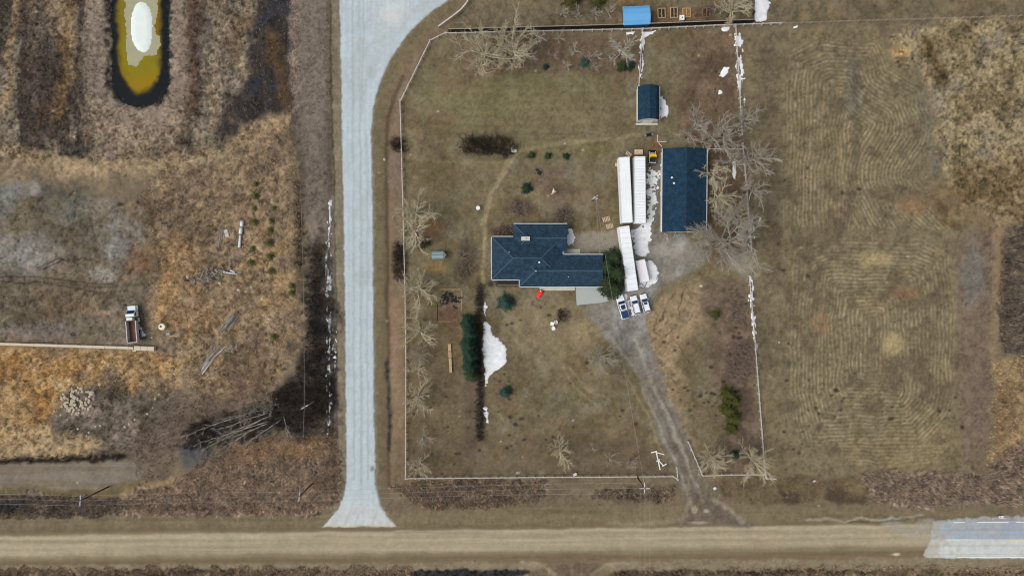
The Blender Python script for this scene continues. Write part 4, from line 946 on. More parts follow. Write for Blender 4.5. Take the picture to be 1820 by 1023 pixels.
SEED = ('northernmost of the western row', 'second from the north in the western row', 'third from the north in the western row', 'fourth from the north in the western row', 'northernmost of the eastern row', 'second from the north in the eastern row', 'third from the north in the eastern row', 'largest of the eastern row', 'beside the lower end of the white pipes', 'fifth from the north in the eastern row', 'southernmost of the western row', 'southernmost of the eastern row', 'upper half of the joined pair by the dark strip', 'lower half of the joined pair by the dark strip', 'lone one far south of both rows')
proto = None
for i, (a, b, r_) in enumerate(((454, 327, 8), (454, 349, 9), (452, 370, 7), (452, 394, 9), (486, 370, 6), (482, 392, 7), (480, 410, 9), (478, 432, 10), (449, 441, 7), (480, 456, 9), (446, 466, 9), (482, 482, 9), (519, 508, 8), (518, 520, 8), (486, 598, 9))):
    if proto is None: proto = K(a, b, r_, 1.5, 'olive', 'tiny olive pine seedling, ' + SEED[0], 60, 'pine seedlings in rows', 'pine_seedling', 7, 0.3)
    else:
        q = copy_tree(proto); q['label'] = 'tiny olive pine seedling, ' + SEED[i]; x, y = G(a, b, .5); q.location = (x, y, H(a, b) - 0.05); q.rotation_euler = (0, 0, i * 1.7); s_ = r_ / 8.0; q.scale = (s_ * (1.15 if i % 2 else 0.95), s_, s_)

# ------------------------------------------------------------------ fences
m_white = mat('weathered_white_paint', (200, 193, 187), 0.75, 0.12, 2.0)
m_wood = mat('grey_wood', (164, 150, 130), 0.9, 0.2, 3.0)
m_blk = mat('fence_black', (30, 30, 32), 0.8, 0.3, 2.0)  # near-black colour of the northern board fences
post_me = {}
def fence(pts, label, mt, step=16.5, hgt=1.3, pw=0.24, rails=((1.2, 0.13, 0.05), (0.7, 0.04, 0.15)), name='rail_fence'):
    a0 = G(*pts[0]); t = thing(name, (a0[0], a0[1], 0), 0, label, 'fence')
    key = (mt.name, hgt, pw)
    if key not in post_me:
        pm_ = MB().box((0, 0, hgt / 2 - 0.1), (pw, pw, hgt + 0.3), 0, 1).mesh('post'); pm_.materials.append(mt)
        rms = []
        for (z, wy, hz) in rails:
            rm = MB().box((0.5, 0, 0), (1, wy, hz)).mesh('rail'); rm.materials.append(mt); rms.append(rm)
        post_me[key] = (pm_, rms)
    pm_, rms = post_me[key]
    rnd = random.Random(len(pts) * 7 + int(pts[0][0])); first = True
    for i in range(len(pts) - 1):
        p = pts[i]; q = pts[i + 1]; d = math.hypot(q[0] - p[0], q[1] - p[1]); n = max(1, round(d / step))
        for k in range(n + 1):
            u = p[0] + (q[0] - p[0]) * k / n; v = p[1] + (q[1] - p[1]) * k / n; x, y = G(u, v)
            if k > 0 or first: link('post', pm_, t, (x - a0[0], y - a0[1], H(u, v)), rnd.uniform(-.1, .1))
            first = False
            if k < n:
                u2 = p[0] + (q[0] - p[0]) * (k + 1) / n; v2 = p[1] + (q[1] - p[1]) * (k + 1) / n; x2, y2 = G(u2, v2)
                le = math.hypot(x2 - x, y2 - y); an = math.atan2(y2 - y, x2 - x); h1 = H(u, v); h2 = H(u2, v2)
                for (z, wy, hz), rm in zip(rails, rms):
                    o_ = link('rail', rm, t, (x - a0[0], y - a0[1], h1 + z + rnd.uniform(-.02, .02)), 0, (le - 0.004, 1, 1)); o_.rotation_euler = (0, -math.atan2(h2 - h1, le), an)
    return t
fence([(712, 183), (715, 285), (718, 400), (721, 520), (722.5, 640), (722, 848)], 'long white rail fence down the west side beside the gravel road', m_white)
fence([(712, 183), (765, 75), (793, 61)], 'white rail fence following the curve of the gravel road', m_white)
fence([(780, 50), (805, 32), (820, 20), (830, 8), (838, -12)], 'pale rail fence at the north edge by the road curve', m_white, 14, rails=((1.2, 0.3, 0.06), (0.7, 0.05, 0.16)), pw=0.18)
fence([(794, 62), (880, 60), (1000, 57), (1140, 54)], 'white rail fence in front of the dark board fence, western part', m_white)
fence([(1142, 54), (1250, 49), (1304, 47), (1386, 43.5)], 'white rail fence in front of the dark board fence, eastern part', m_white)
fence([(1141, 56), (1137, 110), (1134, 155)], 'short white rail fence running south to the small barn', m_white)
fence([(1305, 49), (1309, 110), (1317, 241)], 'white rail fence on the east side, northernmost run', m_white)
fence([(1318, 256), (1324, 330), (1333, 446)], 'white rail fence on the east side, run behind the shop', m_white)
fence([(1254, 266), (1316, 266)], 'short white cross fence behind the shop', m_white)
fence([(1329.5, 490), (1340, 620), (1350, 745), (1356, 825), (1358, 840)], 'white rail fence on the east side, long southern run', m_white)
fence([(724, 847.5), (900, 846), (1050, 845), (1195, 844), (1203, 850)], 'long white rail fence along the south side', m_white)
fence([(1248, 843), (1300, 841), (1357, 841), (1360, 848), (1376, 848.5)], 'white rail fence east of the lane mouth', m_white)
fence([(1221, 783), (1234, 813), (1246.5, 842)], 'white wing fence along the east side of the lane', m_white)
fence([(1201, 828), (1203, 849)], 'short thin white wing fence west of the lane mouth', m_white, 11, pw=0.12)
fence([(1390, 43.5), (1640, 36), (1825, 30)], 'grey post and wire fence along the north side of the hay field', m_wood, 17, 1.3, 0.16, ((1.15, 0.05, 0.04), (0.6, 0.04, 0.04)), 'post_and_wire_fence')
fence([(1363, 0), (1361, 18), (1357, 40)][:0] or [(1337, -20), (1337, 40)], 'dark fence running north beside the wide snow drift', m_blk, 16, 1.5, 0.16, ((1.4, 0.1, 0.12), (0.9, 0.05, 0.2), (0.4, 0.05, 0.2)), 'board_fence')
# dark board fence on the north boundary: panels, posts and a pale cap
pts = [(798, 58), (1000, 52.5), (1141, 48.5), (1336, 41)]
a0 = G(*pts[0]); bf = thing('board_fence', (a0[0], a0[1], 0), 0, 'tall black board fence with a pale cap along the north boundary', 'fence')
rnd = random.Random(3)
for i in range(3):
    p, q = pts[i], pts[i + 1]; n = round(math.hypot(q[0] - p[0], q[1] - p[1]) / 17.5)
    for k in range(n):
        u, v = p[0] + (q[0] - p[0]) * k / n, p[1] + (q[1] - p[1]) * k / n; u2, v2 = p[0] + (q[0] - p[0]) * (k + 1) / n, p[1] + (q[1] - p[1]) * (k + 1) / n
        x, y = G(u, v); x2, y2 = G(u2, v2); le = math.hypot(x2 - x, y2 - y); an = math.atan2(y2 - y, x2 - x); mb = MB(); nb = 14
        for j in range(nb): mb.box(((j + .5) * le / nb, rnd.uniform(-.012, .012), 1.12 + rnd.uniform(-.03, .03)), (le / nb - 0.015, 0.03, 2.25))
        mb.build('panel', m_blk, bf, False, (x - a0[0], y - a0[1], 0), an)
        MB().box((le / 2, 0, 2.31), (le - 0.006, 0.16, 0.05)).build('cap', m_wood, bf, False, (x - a0[0], y - a0[1], 0), an)
        MB().box((0, 0.09, 1.1), (0.12, 0.12, 2.3)).build('post', m_blk, bf, False, (x - a0[0], y - a0[1], 0), an)
# ------------------------------------------------------------------ buildings
def roof_mat(name, c, c2, tab=(0.32, 0.15), metal=False):
    m = bpy.data.materials.new(name); m.use_nodes = True; n = m.node_tree; b = n.nodes['Principled BSDF']
    b.inputs['Roughness'].default_value = 0.9; b.inputs['Specular IOR Level'].default_value = 0.2
    tc = n.nodes.new('ShaderNodeTexCoord'); br = n.nodes.new('ShaderNodeTexBrick')
    br.inputs['Scale'].default_value = 1.0; br.inputs['Brick Width'].default_value = tab[0]; br.inputs['Row Height'].default_value = tab[1]
    br.inputs['Mortar Size'].default_value = 0.006; br.inputs['Bias'].default_value = 0.0
    a, d = lin(c), lin(c2)
    br.inputs['Color1'].default_value = (*a, 1); br.inputs['Color2'].default_value = (*d, 1); br.inputs['Mortar'].default_value = (*[x * .6 for x in a], 1)
    nz = n.nodes.new('ShaderNodeTexNoise'); nz.inputs['Scale'].default_value = 0.9; nz.inputs['Detail'].default_value = 8; nz.inputs['Roughness'].default_value = 0.7
    mr = n.nodes.new('ShaderNodeMapRange'); mr.inputs['From Min'].default_value = .3; mr.inputs['From Max'].default_value = .7; mr.inputs['To Min'].default_value = .55; mr.inputs['To Max'].default_value = 1.5
    mx = n.nodes.new('ShaderNodeVectorMath'); mx.operation = 'SCALE'
    n.links.new(tc.outputs['Object'], br.inputs[0]); n.links.new(tc.outputs['Object'], nz.inputs[0]); n.links.new(nz.outputs[0], mr.inputs[0])
    n.links.new(br.outputs[0], mx.inputs[0]); n.links.new(mr.outputs[0], mx.inputs['Scale']); n.links.new(mx.outputs[0], b.inputs['Base Color'])
    bp = n.nodes.new('ShaderNodeBump'); bp.inputs['Strength'].default_value = .4; bp.inputs['Distance'].default_value = .03
    n.links.new(br.outputs['Fac'], bp.inputs['Height']); n.links.new(bp.outputs[0], b.inputs['Normal'])
    return m
m_shin = roof_mat('slate_blue_shingle', (30, 52, 67), (46, 68, 86))
m_shin2 = roof_mat('dark_blue_shingle', (22, 48, 66), (33, 60, 80), (0.15, 0.32))
m_blue = mat('blue_roof_metal', (104, 172, 222), 0.5, 0.06, 0.5, c2=(96, 160, 212))
m_navy = mat('navy_with_wall_shade', (30, 66, 96), 0.6, 0.12, 1.0)  # weak light on the shed's south wall is in this navy; house door shares it
m_side = mat('pale_siding', (206, 202, 190), 0.8, 0.08, 1.5)
m_trim = mat('white_trim', (226, 228, 228), 0.5, 0.04, 1.0)
m_conc = mat('concrete', (176, 182, 178), 0.9, 0.12, 1.2, bump=0.2, c2=(160, 166, 162))
m_conc2 = mat('concrete_pale', (190, 192, 180), 0.9, 0.12, 1.5, bump=0.2)
m_glass = mat('window_glass', (30, 44, 58), 0.06, 0.1, 1.0, spec=0.6)
m_dark = mat('dark_trim', (44, 42, 44), 0.7, 0.2, 2.0)
m_brick = mat('stone_chimney', (176, 168, 152), 0.9, 0.25, 5.0, bump=0.4)
m_metal = mat('galvanised', (188, 192, 192), 0.4, 0.08, 3.0, metal=0.6)

def Lp(origin):
    ox, oy = origin
    return lambda px, py, z=0.0: (G(px, py, z)[0] - ox, G(px, py, z)[1] - oy, z)
def plate(mb, pts, t=0.12):
    """a roof plane: polygon of 3-4 points, given thickness downwards"""
    n = len(pts); lo = [(p[0], p[1], p[2] - t) for p in pts]
    mb.add(list(pts) + lo, [tuple(range(n)), tuple(range(2 * n - 1, n - 1, -1))] + [(i, n + i, n + (i + 1) % n, (i + 1) % n) for i in range(n)])
    # make sure the top faces up
    return mb
def hip(mb, P, x0, y0, x1, y1, ze, zr, w_hip=True, e_hip=True, over=0.0):
    """roof over a rectangle (map units), ridge running east-west"""
    ym = (y0 + y1) / 2; half = (y1 - y0) / 2
    a = P(x0, y1, ze); b = P(x1, y1, ze); c = P(x1, y0, ze); d = P(x0, y0, ze)
    r0 = P(x0 + (half if w_hip else 0), ym, zr); r1 = P(x1 - (half if e_hip else 0), ym, zr)
    plate(mb, [a, b, r1, r0]); plate(mb, [c, d, r0, r1])
    if w_hip: plate(mb, [d, a, r0])
    if e_hip: plate(mb, [b, c, r1])
    return r0, r1
def caps(par, P, x0, y0, x1, y1, ze, zr, w_hip, e_hip, m):
    """ridge and hip caps, slightly proud of the shingles"""
    ym = (y0 + y1) / 2; half = (y1 - y0) / 2
    r0 = P(x0 + (half if w_hip else 0), ym, zr); r1 = P(x1 - (half if e_hip else 0), ym, zr); seg = [(r0, r1)]
    if w_hip: seg += [(P(x0, y0, ze), r0), (P(x0, y1, ze), r0)]
    if e_hip: seg += [(P(x1, y0, ze), r1), (P(x1, y1, ze), r1)]
    for p, q in seg: MB().tube(p, q, .13, .13, 6).build('ridge_cap', m, par)
def wallbox(mb, P, x0, y0, x1, y1, z0, z1, zref=0.0):
    a = P(x0, y1, zref); b = P(x1, y0, zref)
    mb.box(((a[0] + b[0]) / 2, (a[1] + b[1]) / 2, (z0 + z1) / 2), (abs(b[0] - a[0]), abs(b[1] - a[1]), z1 - z0)); return mb
def window(par, c, wdt, hgt, face):
    """face: 'N','S','E','W' of a wall; c is the centre on the wall surface"""
    rz = {'S': 0, 'E': math.pi / 2, 'N': math.pi, 'W': -math.pi / 2}[face]
    f = MB(); t = 0.08
    for (x, z, w_, h_) in ((0, hgt / 2 + t / 2, wdt + 2 * t, t), (0, -hgt / 2 - t / 2, wdt + 2 * t, t), (-wdt / 2 - t / 2, 0, t, hgt), (wdt / 2 + t / 2, 0, t, hgt), (0, 0, 0.05, hgt)): f.box((x, -0.03, z), (w_, 0.06, h_))
    fo = f.build('window', m_trim, par, False, c, rz)
    MB().box((0, -0.012, 0), (wdt, 0.02, hgt)).build('pane', m_glass, fo)
def door(par, c, wdt, hgt, face, m):
    rz = {'S': 0, 'E': math.pi / 2, 'N': math.pi, 'W': -math.pi / 2}[face]
    d = MB().box((0, -0.03, hgt / 2), (wdt, 0.06, hgt)).build('door', m, par, False, c, rz)
    MB().tube((wdt * .38, -0.06, hgt * .48), (wdt * .38, -0.12, hgt * .48), 0.03).build('handle', m_metal, d)

# house
hx, hy = G(950, 455)
house = thing('house', (hx, hy, 0), 0, 'long bungalow with a slate blue hip roof in the middle of the fenced yard', 'house')
P = Lp((hx, hy))
ZE = 2.9
wb_ = MB(); e = 3.2
wallbox(wb_, P, 875 + e, 421 + e, 1000 - e, 496 - e, -0.3, ZE - .05, ZE); wallbox(wb_, P, 913 + e, 399 + e, 1007 - e, 440, -0.3, ZE - .06, ZE); wallbox(wb_, P, 924 + e, 453.5 + e, 1071 - e, 508 - e, -0.3, ZE - .07, ZE)
wb_.build('wall', m_side, house)
rb = MB()
hip(rb, P, 873.5, 420, 1000.5, 497, ZE, ZE + 2.35)
hip(rb, P, 912.5, 397.6, 1008, 448, ZE + .004, ZE + 1.55, True, False)
hip(rb, P, 923, 452, 1072, 509.5, ZE + .008, ZE + 1.75, True, False)
rb.build('roof', m_shin, house)
m_cap = mat('ridge_shingle', (66, 90, 108), 0.9, 0.2, 3.0)
caps(house, P, 873.5, 420, 1000.5, 497, ZE, ZE + 2.33, True, True, m_cap); caps(house, P, 912.5, 397.6, 1008, 448, ZE + .004, ZE + 1.53, True, False, m_cap); caps(house, P, 923, 452, 1072, 509.5, ZE + .008, ZE + 1.73, True, False, m_cap)
gb = MB()
for x0, y0, y1, zr in ((1008, 397.6, 448, 1.55), (1072, 452, 509.5, 1.75)):
    a = P(x0 - e, y1 - e, ZE); b = P(x0 - e, y0 + e, ZE); c = P(x0 - e, (y0 + y1) / 2, ZE + zr * 0.86); gb.add([a, b, (a[0], c[1], ZE + zr * .84), (a[0] - .1, a[1], ZE), (a[0] - .1, b[1], ZE), (a[0] - .1, c[1], ZE + zr * .84)], [(0, 1, 2), (5, 4, 3), (0, 3, 4, 1), (1, 4, 5, 2), (2, 5, 3, 0)])
gb.build('gable', m_side, house)
for (x0, y0, x1, y1) in ((912.5, 397.2, 1008, 397.2), (873.2, 420, 912, 420), (873.2, 420, 873.2, 497), (873.2, 497.3, 923, 497.3), (922.8, 497.5, 922.8, 509.8), (923, 510, 1072, 510), (1001, 451.7, 1072, 451.7), (1000.8, 423, 1000.8, 451)):
    a = P(x0, y0, ZE); b = P(x1, y1, ZE); g_ = MB(); dx, dy = b[0] - a[0], b[1] - a[1]; le = math.hypot(dx, dy)
    MB().box((0, 0, 0), (le, 0.13, 0.16)).build('gutter', m_trim, house, False, ((a[0] + b[0]) / 2, (a[1] + b[1]) / 2, ZE - .02), math.atan2(dy, dx))
c = P(934, 424, ZE + 2.2); ch = MB().box((c[0], c[1], ZE + 1.5), (1.95, 0.85, 2.2)).build('chimney', m_brick, house)
MB().box((c[0], c[1], ZE + 2.63), (2.1, 1.0, 0.09)).build('cap', m_conc2, ch); MB().tube((c[0], c[1], ZE + 2.66), (c[0], c[1], ZE + 2.95), 0.16, 0.16, 8).build('flue', m_metal, ch)
for (x0, y0, r_, z0) in ((958.5, 466, 0.22, ZE + 1.9), (952.5, 481.5, 0.14, ZE + 1.55), (905, 448, 0.1, ZE + 1.4), (1010, 492, 0.1, ZE + .9)):
    c = P(x0, y0, z0); v = MB().tube((c[0], c[1], z0 - .4), (c[0], c[1], z0 + .35), r_ * .75, r_ * .75, 10); v.tube((c[0], c[1], z0 + .35), (c[0], c[1], z0 + .5), r_ * 1.15, r_ * .7, 10); v.build('roof_vent', m_trim, house)
ys = P(0, 508 - e, ZE)[1]; yn = P(0, 399 + e, ZE)[1]; ys2 = P(0, 496 - e, ZE)[1]
for xx in (940, 1000): window(house, (P(xx, 0, ZE)[0], ys - .004, 1.5), 1.6, 1.2, 'S')
for xx in (930, 960, 990): window(house, (P(xx, 0, ZE)[0], yn + .004, 1.5), 1.4, 1.2, 'N')
for xx in (888, 908): window(house, (P(xx, 0, ZE)[0], ys2 - .004, 1.5), 1.5, 1.2, 'S')
for yy in (440, 475): window(house, (P(875 + e, 0, ZE)[0] - .004, P(0, yy, ZE)[1], 1.5), 1.3, 1.2, 'W')
door(house, (P(970, 0, ZE)[0], ys - .004, 0.05), 1.0, 2.1, 'S', m_navy)
gd = MB()
for k in range(4): gd.box((0, -0.04, 0.3 + .58 * k), (4.8, 0.06, 0.56))
gd.build('garage_door', m_trim, house, False, (P(1048, 0, ZE)[0], ys - .002, 0.02))
# slabs round the house
def slab(name, pts, z0, z1, m, label, cat):
    cx = sum(p[0] for p in pts) / len(pts); cy = sum(p[1] for p in pts) / len(pts); x, y = G(cx, cy)
    o = MB().prism([(G(*p)[0] - x, G(*p)[1] - y) for p in reversed(pts)], z0, z1).build(name, m, None, False, (x, y, 0)); return tag(o, label, cat)
tag(slab('concrete_pad', PAD, -.2, 0.09, m_conc, None, None), kind='structure')
slab('porch_slab', [(959, 507.5), (1021.5, 507.5), (1021.5, 516), (959, 516)], -.2, 0.22, m_conc2, 'pale concrete porch along the south wall of the house', 'porch')
slab('back_step', [(1002, 442.5), (1031, 442.5), (1031, 450.4), (1002, 450.4)], -.2, 0.26, m_conc2, 'pale concrete step behind the house by the patio', 'step')
dk = thing('deck', G(904, 501), 0, 'dark wooden deck under the south west eave of the house', 'deck')
for k in range(7): MB().box((0, 0.32 - .155 * k, 0.5), (5.4, .14, .04)).build('plank', m_dark, dk)
MB().box((0, -0.72, 0.9), (5.5, 0.08, 0.08)).build('rail', m_wood, dk)
for k in range(4): MB().box((-2.6 + 1.73 * k, -0.72, 0.43), (.09, .09, .86)).build('post', m_dark, dk)

# shop
sx, sy = G(1217, 338); shop = thing('workshop', (sx, sy, 0), 0, 'big shop with a dark blue gable roof behind the white trailers', 'workshop'); P = Lp((sx, sy)); ZE = 4.0
a = P(1177, 412.5, ZE); b = P(1256, 264, ZE); rdg = ZE + 1.75
MB().box(((a[0] + b[0]) / 2, (a[1] + b[1]) / 2, ZE / 2 - .15), (b[0] - a[0] - .8, b[1] - a[1] - .7, ZE + .2)).build('wall', m_side, shop)
xm = (a[0] + b[0]) / 2 + .05; rb = MB()
plate(rb, [(a[0], b[1], ZE), (a[0], a[1], ZE), (xm, a[1], rdg), (xm, b[1], rdg)]); plate(rb, [(xm, b[1], rdg), (xm, a[1], rdg), (b[0], a[1], ZE), (b[0], b[1], ZE)])
rb.build('roof', m_shin2, shop)
rc = MB(); rc.add([(xm - .2, a[1] - .02, rdg - .04), (xm, a[1] - .02, rdg + .05), (xm + .2, a[1] - .02, rdg - .04), (xm - .2, b[1] + .02, rdg - .04), (xm, b[1] + .02, rdg + .05), (xm + .2, b[1] + .02, rdg - .04)], [(0, 1, 4, 3), (1, 2, 5, 4), (0, 3, 5, 2)]); rc.build('ridge_cap', m_shin2, shop)
gw = MB()
for yy in (a[1] + .3, b[1] - .3): gw.add([(a[0] + .4, yy - .06, ZE - .1), (b[0] - .4, yy - .06, ZE - .1), (xm, yy - .06, rdg - .25), (a[0] + .4, yy + .06, ZE - .1), (b[0] - .4, yy + .06, ZE - .1), (xm, yy + .06, rdg - .25)], [(0, 1, 2), (5, 4, 3), (0, 3, 4, 1), (1, 4, 5, 2), (2, 5, 3, 0)])
gw.build('gable', m_side, shop)
for xx in (a[0] - .07, b[0] + .07): MB().box((xx, (a[1] + b[1]) / 2, ZE - .05), (.13, b[1] - a[1], .16)).build('gutter', m_trim, shop)
for (px, py) in ((1194, 316), (1197.5, 326)):
    c = P(px, py, ZE + .9); v = MB().tube((c[0], c[1], ZE + .4), (c[0], c[1], ZE + 1.2), .17, .17, 10); v.tube((c[0], c[1], ZE + 1.2), (c[0], c[1], ZE + 1.36), .27, .1, 10); v.build('roof_vent', m_trim, shop)
for yy in (-6, 4): window(shop, (a[0] + .396, yy, 2.2), 1.2, .9, 'W')
for xx in (-2.6, 2.4):
    od = MB()
    for k in range(5): od.box((0, -.04, .33 + .62 * k), (3.6, .06, .6))
    od.build('overhead_door', m_trim, shop, False, (xx, a[1] + .345, 0))
door(shop, (a[0] + .396, -1.0, 0.05), 1.0, 2.1, 'W', m_trim)
shop.rotation_euler = (0, 0, R(-.4))

def gambrel(px, py, wid, ln, ze, zk, zr, ax, label, rm, wm, endm, name, rz=0):
    x, y = G(px, py, zr * .6); t = thing(name, (x, y, 0), rz + (0 if ax == 'NS' else math.pi / 2), label, 'shed')
    w2, l2 = wid / 2, ln / 2; kx = w2 * .62
    MB().box((0, 0, ze / 2 - .1), (wid - .3, ln - .3, ze + .2)).build('wall', wm, t)
    prof = [(-w2, ze), (-kx, zk), (0, zr), (kx, zk), (w2, ze)]
    rb = MB(); pl = [[(-kx, l2, zk), (-kx, -l2, zk), (0, -l2, zr), (0, l2, zr)], [(0, l2, zr), (0, -l2, zr), (kx, -l2, zk), (kx, l2, zk)]]
    for p in pl: plate(rb, p, .07)
    rb.build('roof', rm, t)
    r2 = MB(); plate(r2, [(-w2, l2, ze), (-w2, -l2, ze), (-kx, -l2, zk), (-kx, l2, zk)], .07); plate(r2, [(kx, l2, zk), (kx, -l2, zk), (w2, -l2, ze), (w2, l2, ze)], .07)
    r2.build('lower_roof', rm if endm is not None else rm, t)
    for s in (-1, 1):
        yy = s * (l2 - .14); g = MB(); pr = [(-w2 + .12, ze), (-kx + .05, zk - .12), (0, zr - .12), (kx - .05, zk - .12), (w2 - .12, ze)]
        g.loft([[(p[0], yy - .04, p[1]) for p in pr], [(p[0], yy + .04, p[1]) for p in pr]]); g.build('gable', endm or wm, t)
        # rake boards
    return t, (w2, l2, kx)
barn, (w2, l2, kx) = gambrel(1153, 183.5, 5.4, 8.3, 2.4, 3.7, 4.3, 'NS', 'small gambrel barn with a dark slate roof and white south end', m_shin2, m_side, m_trim, 'small_barn')
MB().box((0, -l2 - .02, 1.1), (2.4, .06, 2.2)).build('door', m_trim, barn); window(barn, (-w2 + .146, 1.5, 1.4), .9, .7, 'W')
for s in (-1, 1): MB().box((s * (w2 + .05), 0, 2.38), (.1, 8.3, .14)).build('gutter', m_trim, barn)
MB().prism([(-w2, -l2 - .6), (w2, -l2 - .6), (w2, -l2 - .1), (-w2, -l2 - .1)], -.1, .12).build('sill_slab', m_conc2, barn)
bsh, (w2, l2, kx) = gambrel(1131, 28.5, 4.6, 6.5, 2.3, 2.95, 3.3, 'EW', 'bright blue metal roofed shed north of the board fence', m_blue, m_navy, m_trim, 'blue_shed', R(2.5))
MB().box((-w2 + .1, 0, 1.0), (.08, 6.1, 1.9)).build('siding', m_navy, bsh)
for s in (-1, 1): MB().box((0, s * (l2 + .03), 2.3), (4.4, .05, .1)).build('trim_board', m_trim, bsh)
MB().box((0.3, -l2 - .03, 1.0), (1.1, .06, 2.0)).build('door', m_trim, bsh)

# ------------------------------------------------------------------ vehicles
m_wp = mat('white_car_paint', (232, 236, 240), 0.25, 0.02, 0.5, spec=0.5)
m_tyre = mat('tyre_rubber', (26, 26, 27), 0.85, 0.2, 5.0)
m_rim = mat('alloy_rim', (170, 172, 175), 0.35, 0.05, 2.0, metal=0.7)
m_cglass = mat('car_glass', (22, 54, 86), 0.08, 0.1, 0.5, spec=0.6)
m_black = mat('black_plastic', (24, 25, 28), 0.6, 0.2, 3.0)
m_tonneau = mat('navy_tonneau', (30, 58, 96), 0.7, 0.12, 1.0)
m_lamp = mat('lamp_lens', (220, 222, 220), 0.1, 0.03, 1.0, spec=0.7)
m_red = mat('red_lens', (150, 22, 20), 0.2, 0.1, 1.0, spec=0.6)
WHEEL = {}
def wheel(par, x, y, r, wdt, name='wheel'):
    k = (r, wdt)
    if k not in WHEEL:
        b = MB(); n = 16; rings = []
        for (xx, rr) in ((-wdt / 2, r * .62), (-wdt / 2, r * .93), (-wdt * .36, r), (wdt * .36, r), (wdt / 2, r * .93), (wdt / 2, r * .62)): rings.append([(xx, rr * math.cos(2 * math.pi * i / n), rr * math.sin(2 * math.pi * i / n)) for i in range(n)])
        b.loft(rings); tm = b.mesh('tyre'); tm.materials.append(m_tyre)
        c = MB().tube((-wdt * .52, 0, 0), (wdt * .52, 0, 0), r * .6, r * .6, 12); cm = c.mesh('rim'); cm.materials.append(m_rim); WHEEL[k] = (tm, cm)
    o = link(name, WHEEL[k][0], par, (x, y, r)); link('rim', WHEEL[k][1], o)
def ring(y, hw, z0, z1, ch=.12):
    return [(-hw + ch, y, z0), (hw - ch, y, z0), (hw, y, z0 + ch), (hw, y, z1 - ch * 1.3), (hw - ch * 1.2, y, z1), (-hw + ch * 1.2, y, z1), (-hw, y, z1 - ch * 1.3), (-hw, y, z0 + ch)]
def car_lower(par, stations, m): MB().loft([ring(*s) for s in stations]).build('body', m, par, False)
def cabin(par, m, y0, y1, y2, y3, wb0, wr, zb, zr, roofname='cabin'):
    """y0 front base, y1 front roof, y2 rear roof, y3 rear base"""
    B = [(-wb0, y0, zb), (wb0, y0, zb), (wb0, y3, zb), (-wb0, y3, zb)]; T = [(-wr, y1, zr), (wr, y1, zr), (wr, y2, zr), (-wr, y2, zr)]
    M_ = [(-wr * 1.02, y1 + .06, zr - .05), (wr * 1.02, y1 + .06, zr - .05), (wr * 1.02, y2 - .05, zr - .05), (-wr * 1.02, y2 - .05, zr - .05)]
    MB().loft([B, M_, T]).build(roofname, m, par)
    ctr = Vector((0, (y0 + y3) / 2, (zb + zr) / 2))
    def pane(nm, a, b, c, d, sh=.1):
        a, b, c, d = map(Vector, (a, b, c, d)); ce = (a + b + c + d) / 4; q = [p + (ce - p) * sh for p in (a, b, c, d)]
        if (q[1] - q[0]).cross(q[3] - q[0]).dot(ce - ctr) < 0: q = q[::-1]
        MB().slab(*q, .02).build(nm, m_cglass, par)
    pane('windshield', B[1], B[0], M_[0], M_[1], .07); pane('rear_window', B[3], B[2], M_[2], M_[3], .1)
    mf = (y0 + y3) / 2 - .1; mt = (y1 + y2) / 2 - .1
    for s in (-1, 1):
        b0, b1, b2 = (s * wb0, y0 - .12, zb + .03), (s * wb0, mf, zb + .03), (s * wb0, y3 + .1, zb + .03); t0, t1, t2 = (s * wr * 1.02, y1, zr - .08), (s * wr * 1.02, mt, zr - .08), (s * wr * 1.02, y2, zr - .08)
        pane('side_window', b0, b1, t1, t0, .08); pane('side_window', b1, b2, t2, t1, .08)
def car_bits(par, L_, W_, hood_z, tail_z, belt, m):
    for s in (-1, 1):
        MB().box((s * (W_ / 2 - .27), L_ / 2 - .13, hood_z - .14), (.42, .2, .16)).build('headlight', m_lamp, par)
        MB().box((s * (W_ / 2 - .14), -L_ / 2 + .06, tail_z), (.2, .12, .34)).build('tail_light', m_red, par)
        MB().box((s * (W_ / 2 + .09), belt[0], belt[1]), (.2, .12, .16)).build('mirror', m, par)
    MB().box((0, L_ / 2 - .02, .52), (W_ * .86, .14, .22)).build('front_bumper', m_black, par); MB().box((0, -L_ / 2 + .01, .52), (W_ * .88, .14, .22)).build('rear_bumper', m_black, par)
    MB().box((0, L_ / 2 - .03, hood_z - .2), (W_ * .42, .1, .2)).build('grille', m_black, par)
# pickup
x, y = G(1106.5, 545, 1.0); pk = thing('pickup_truck', (x, y, 0.02), R(16.5), 'white crew cab pickup with a navy bed cover beside the pines', 'pickup')
car_lower(pk, [(-3.05, .92, .5, 1.12), (-2.95, .99, .4, 1.18), (-1.9, 1.0, .32, 1.2), (1.1, 1.0, .32, 1.2), (1.3, 1.0, .34, 1.18), (2.6, .97, .38, 1.12), (2.95, .9, .45, 1.0), (3.08, .8, .5, .9)], m_wp)
cabin(pk, m_wp, 1.42, .72, -.72, -.95, .93, .76, 1.17, 1.92)
MB().box((0, -.02, 1.935), (1.08, 1.12, .03)).build('sunroof', m_cglass, pk)
MB().box((0, -1.98, 1.23), (1.72, 1.86, .09)).build('bed_cover', m_tonneau, pk); MB().box((0, -3.0, .95), (1.7, .08, .5)).build('tailgate', m_wp, pk)
for s in (-1, 1): MB().box((s * 1.0, -.1, .42), (.14, 3.0, .06)).build('running_board', m_black, pk)
car_bits(pk, 6.1, 2.0, 1.06, .95, (.85, 1.28), m_wp)
for sx_ in (-.9, .9):
    for yy in (2.02, -1.86): wheel(pk, sx_, yy, .4, .28)
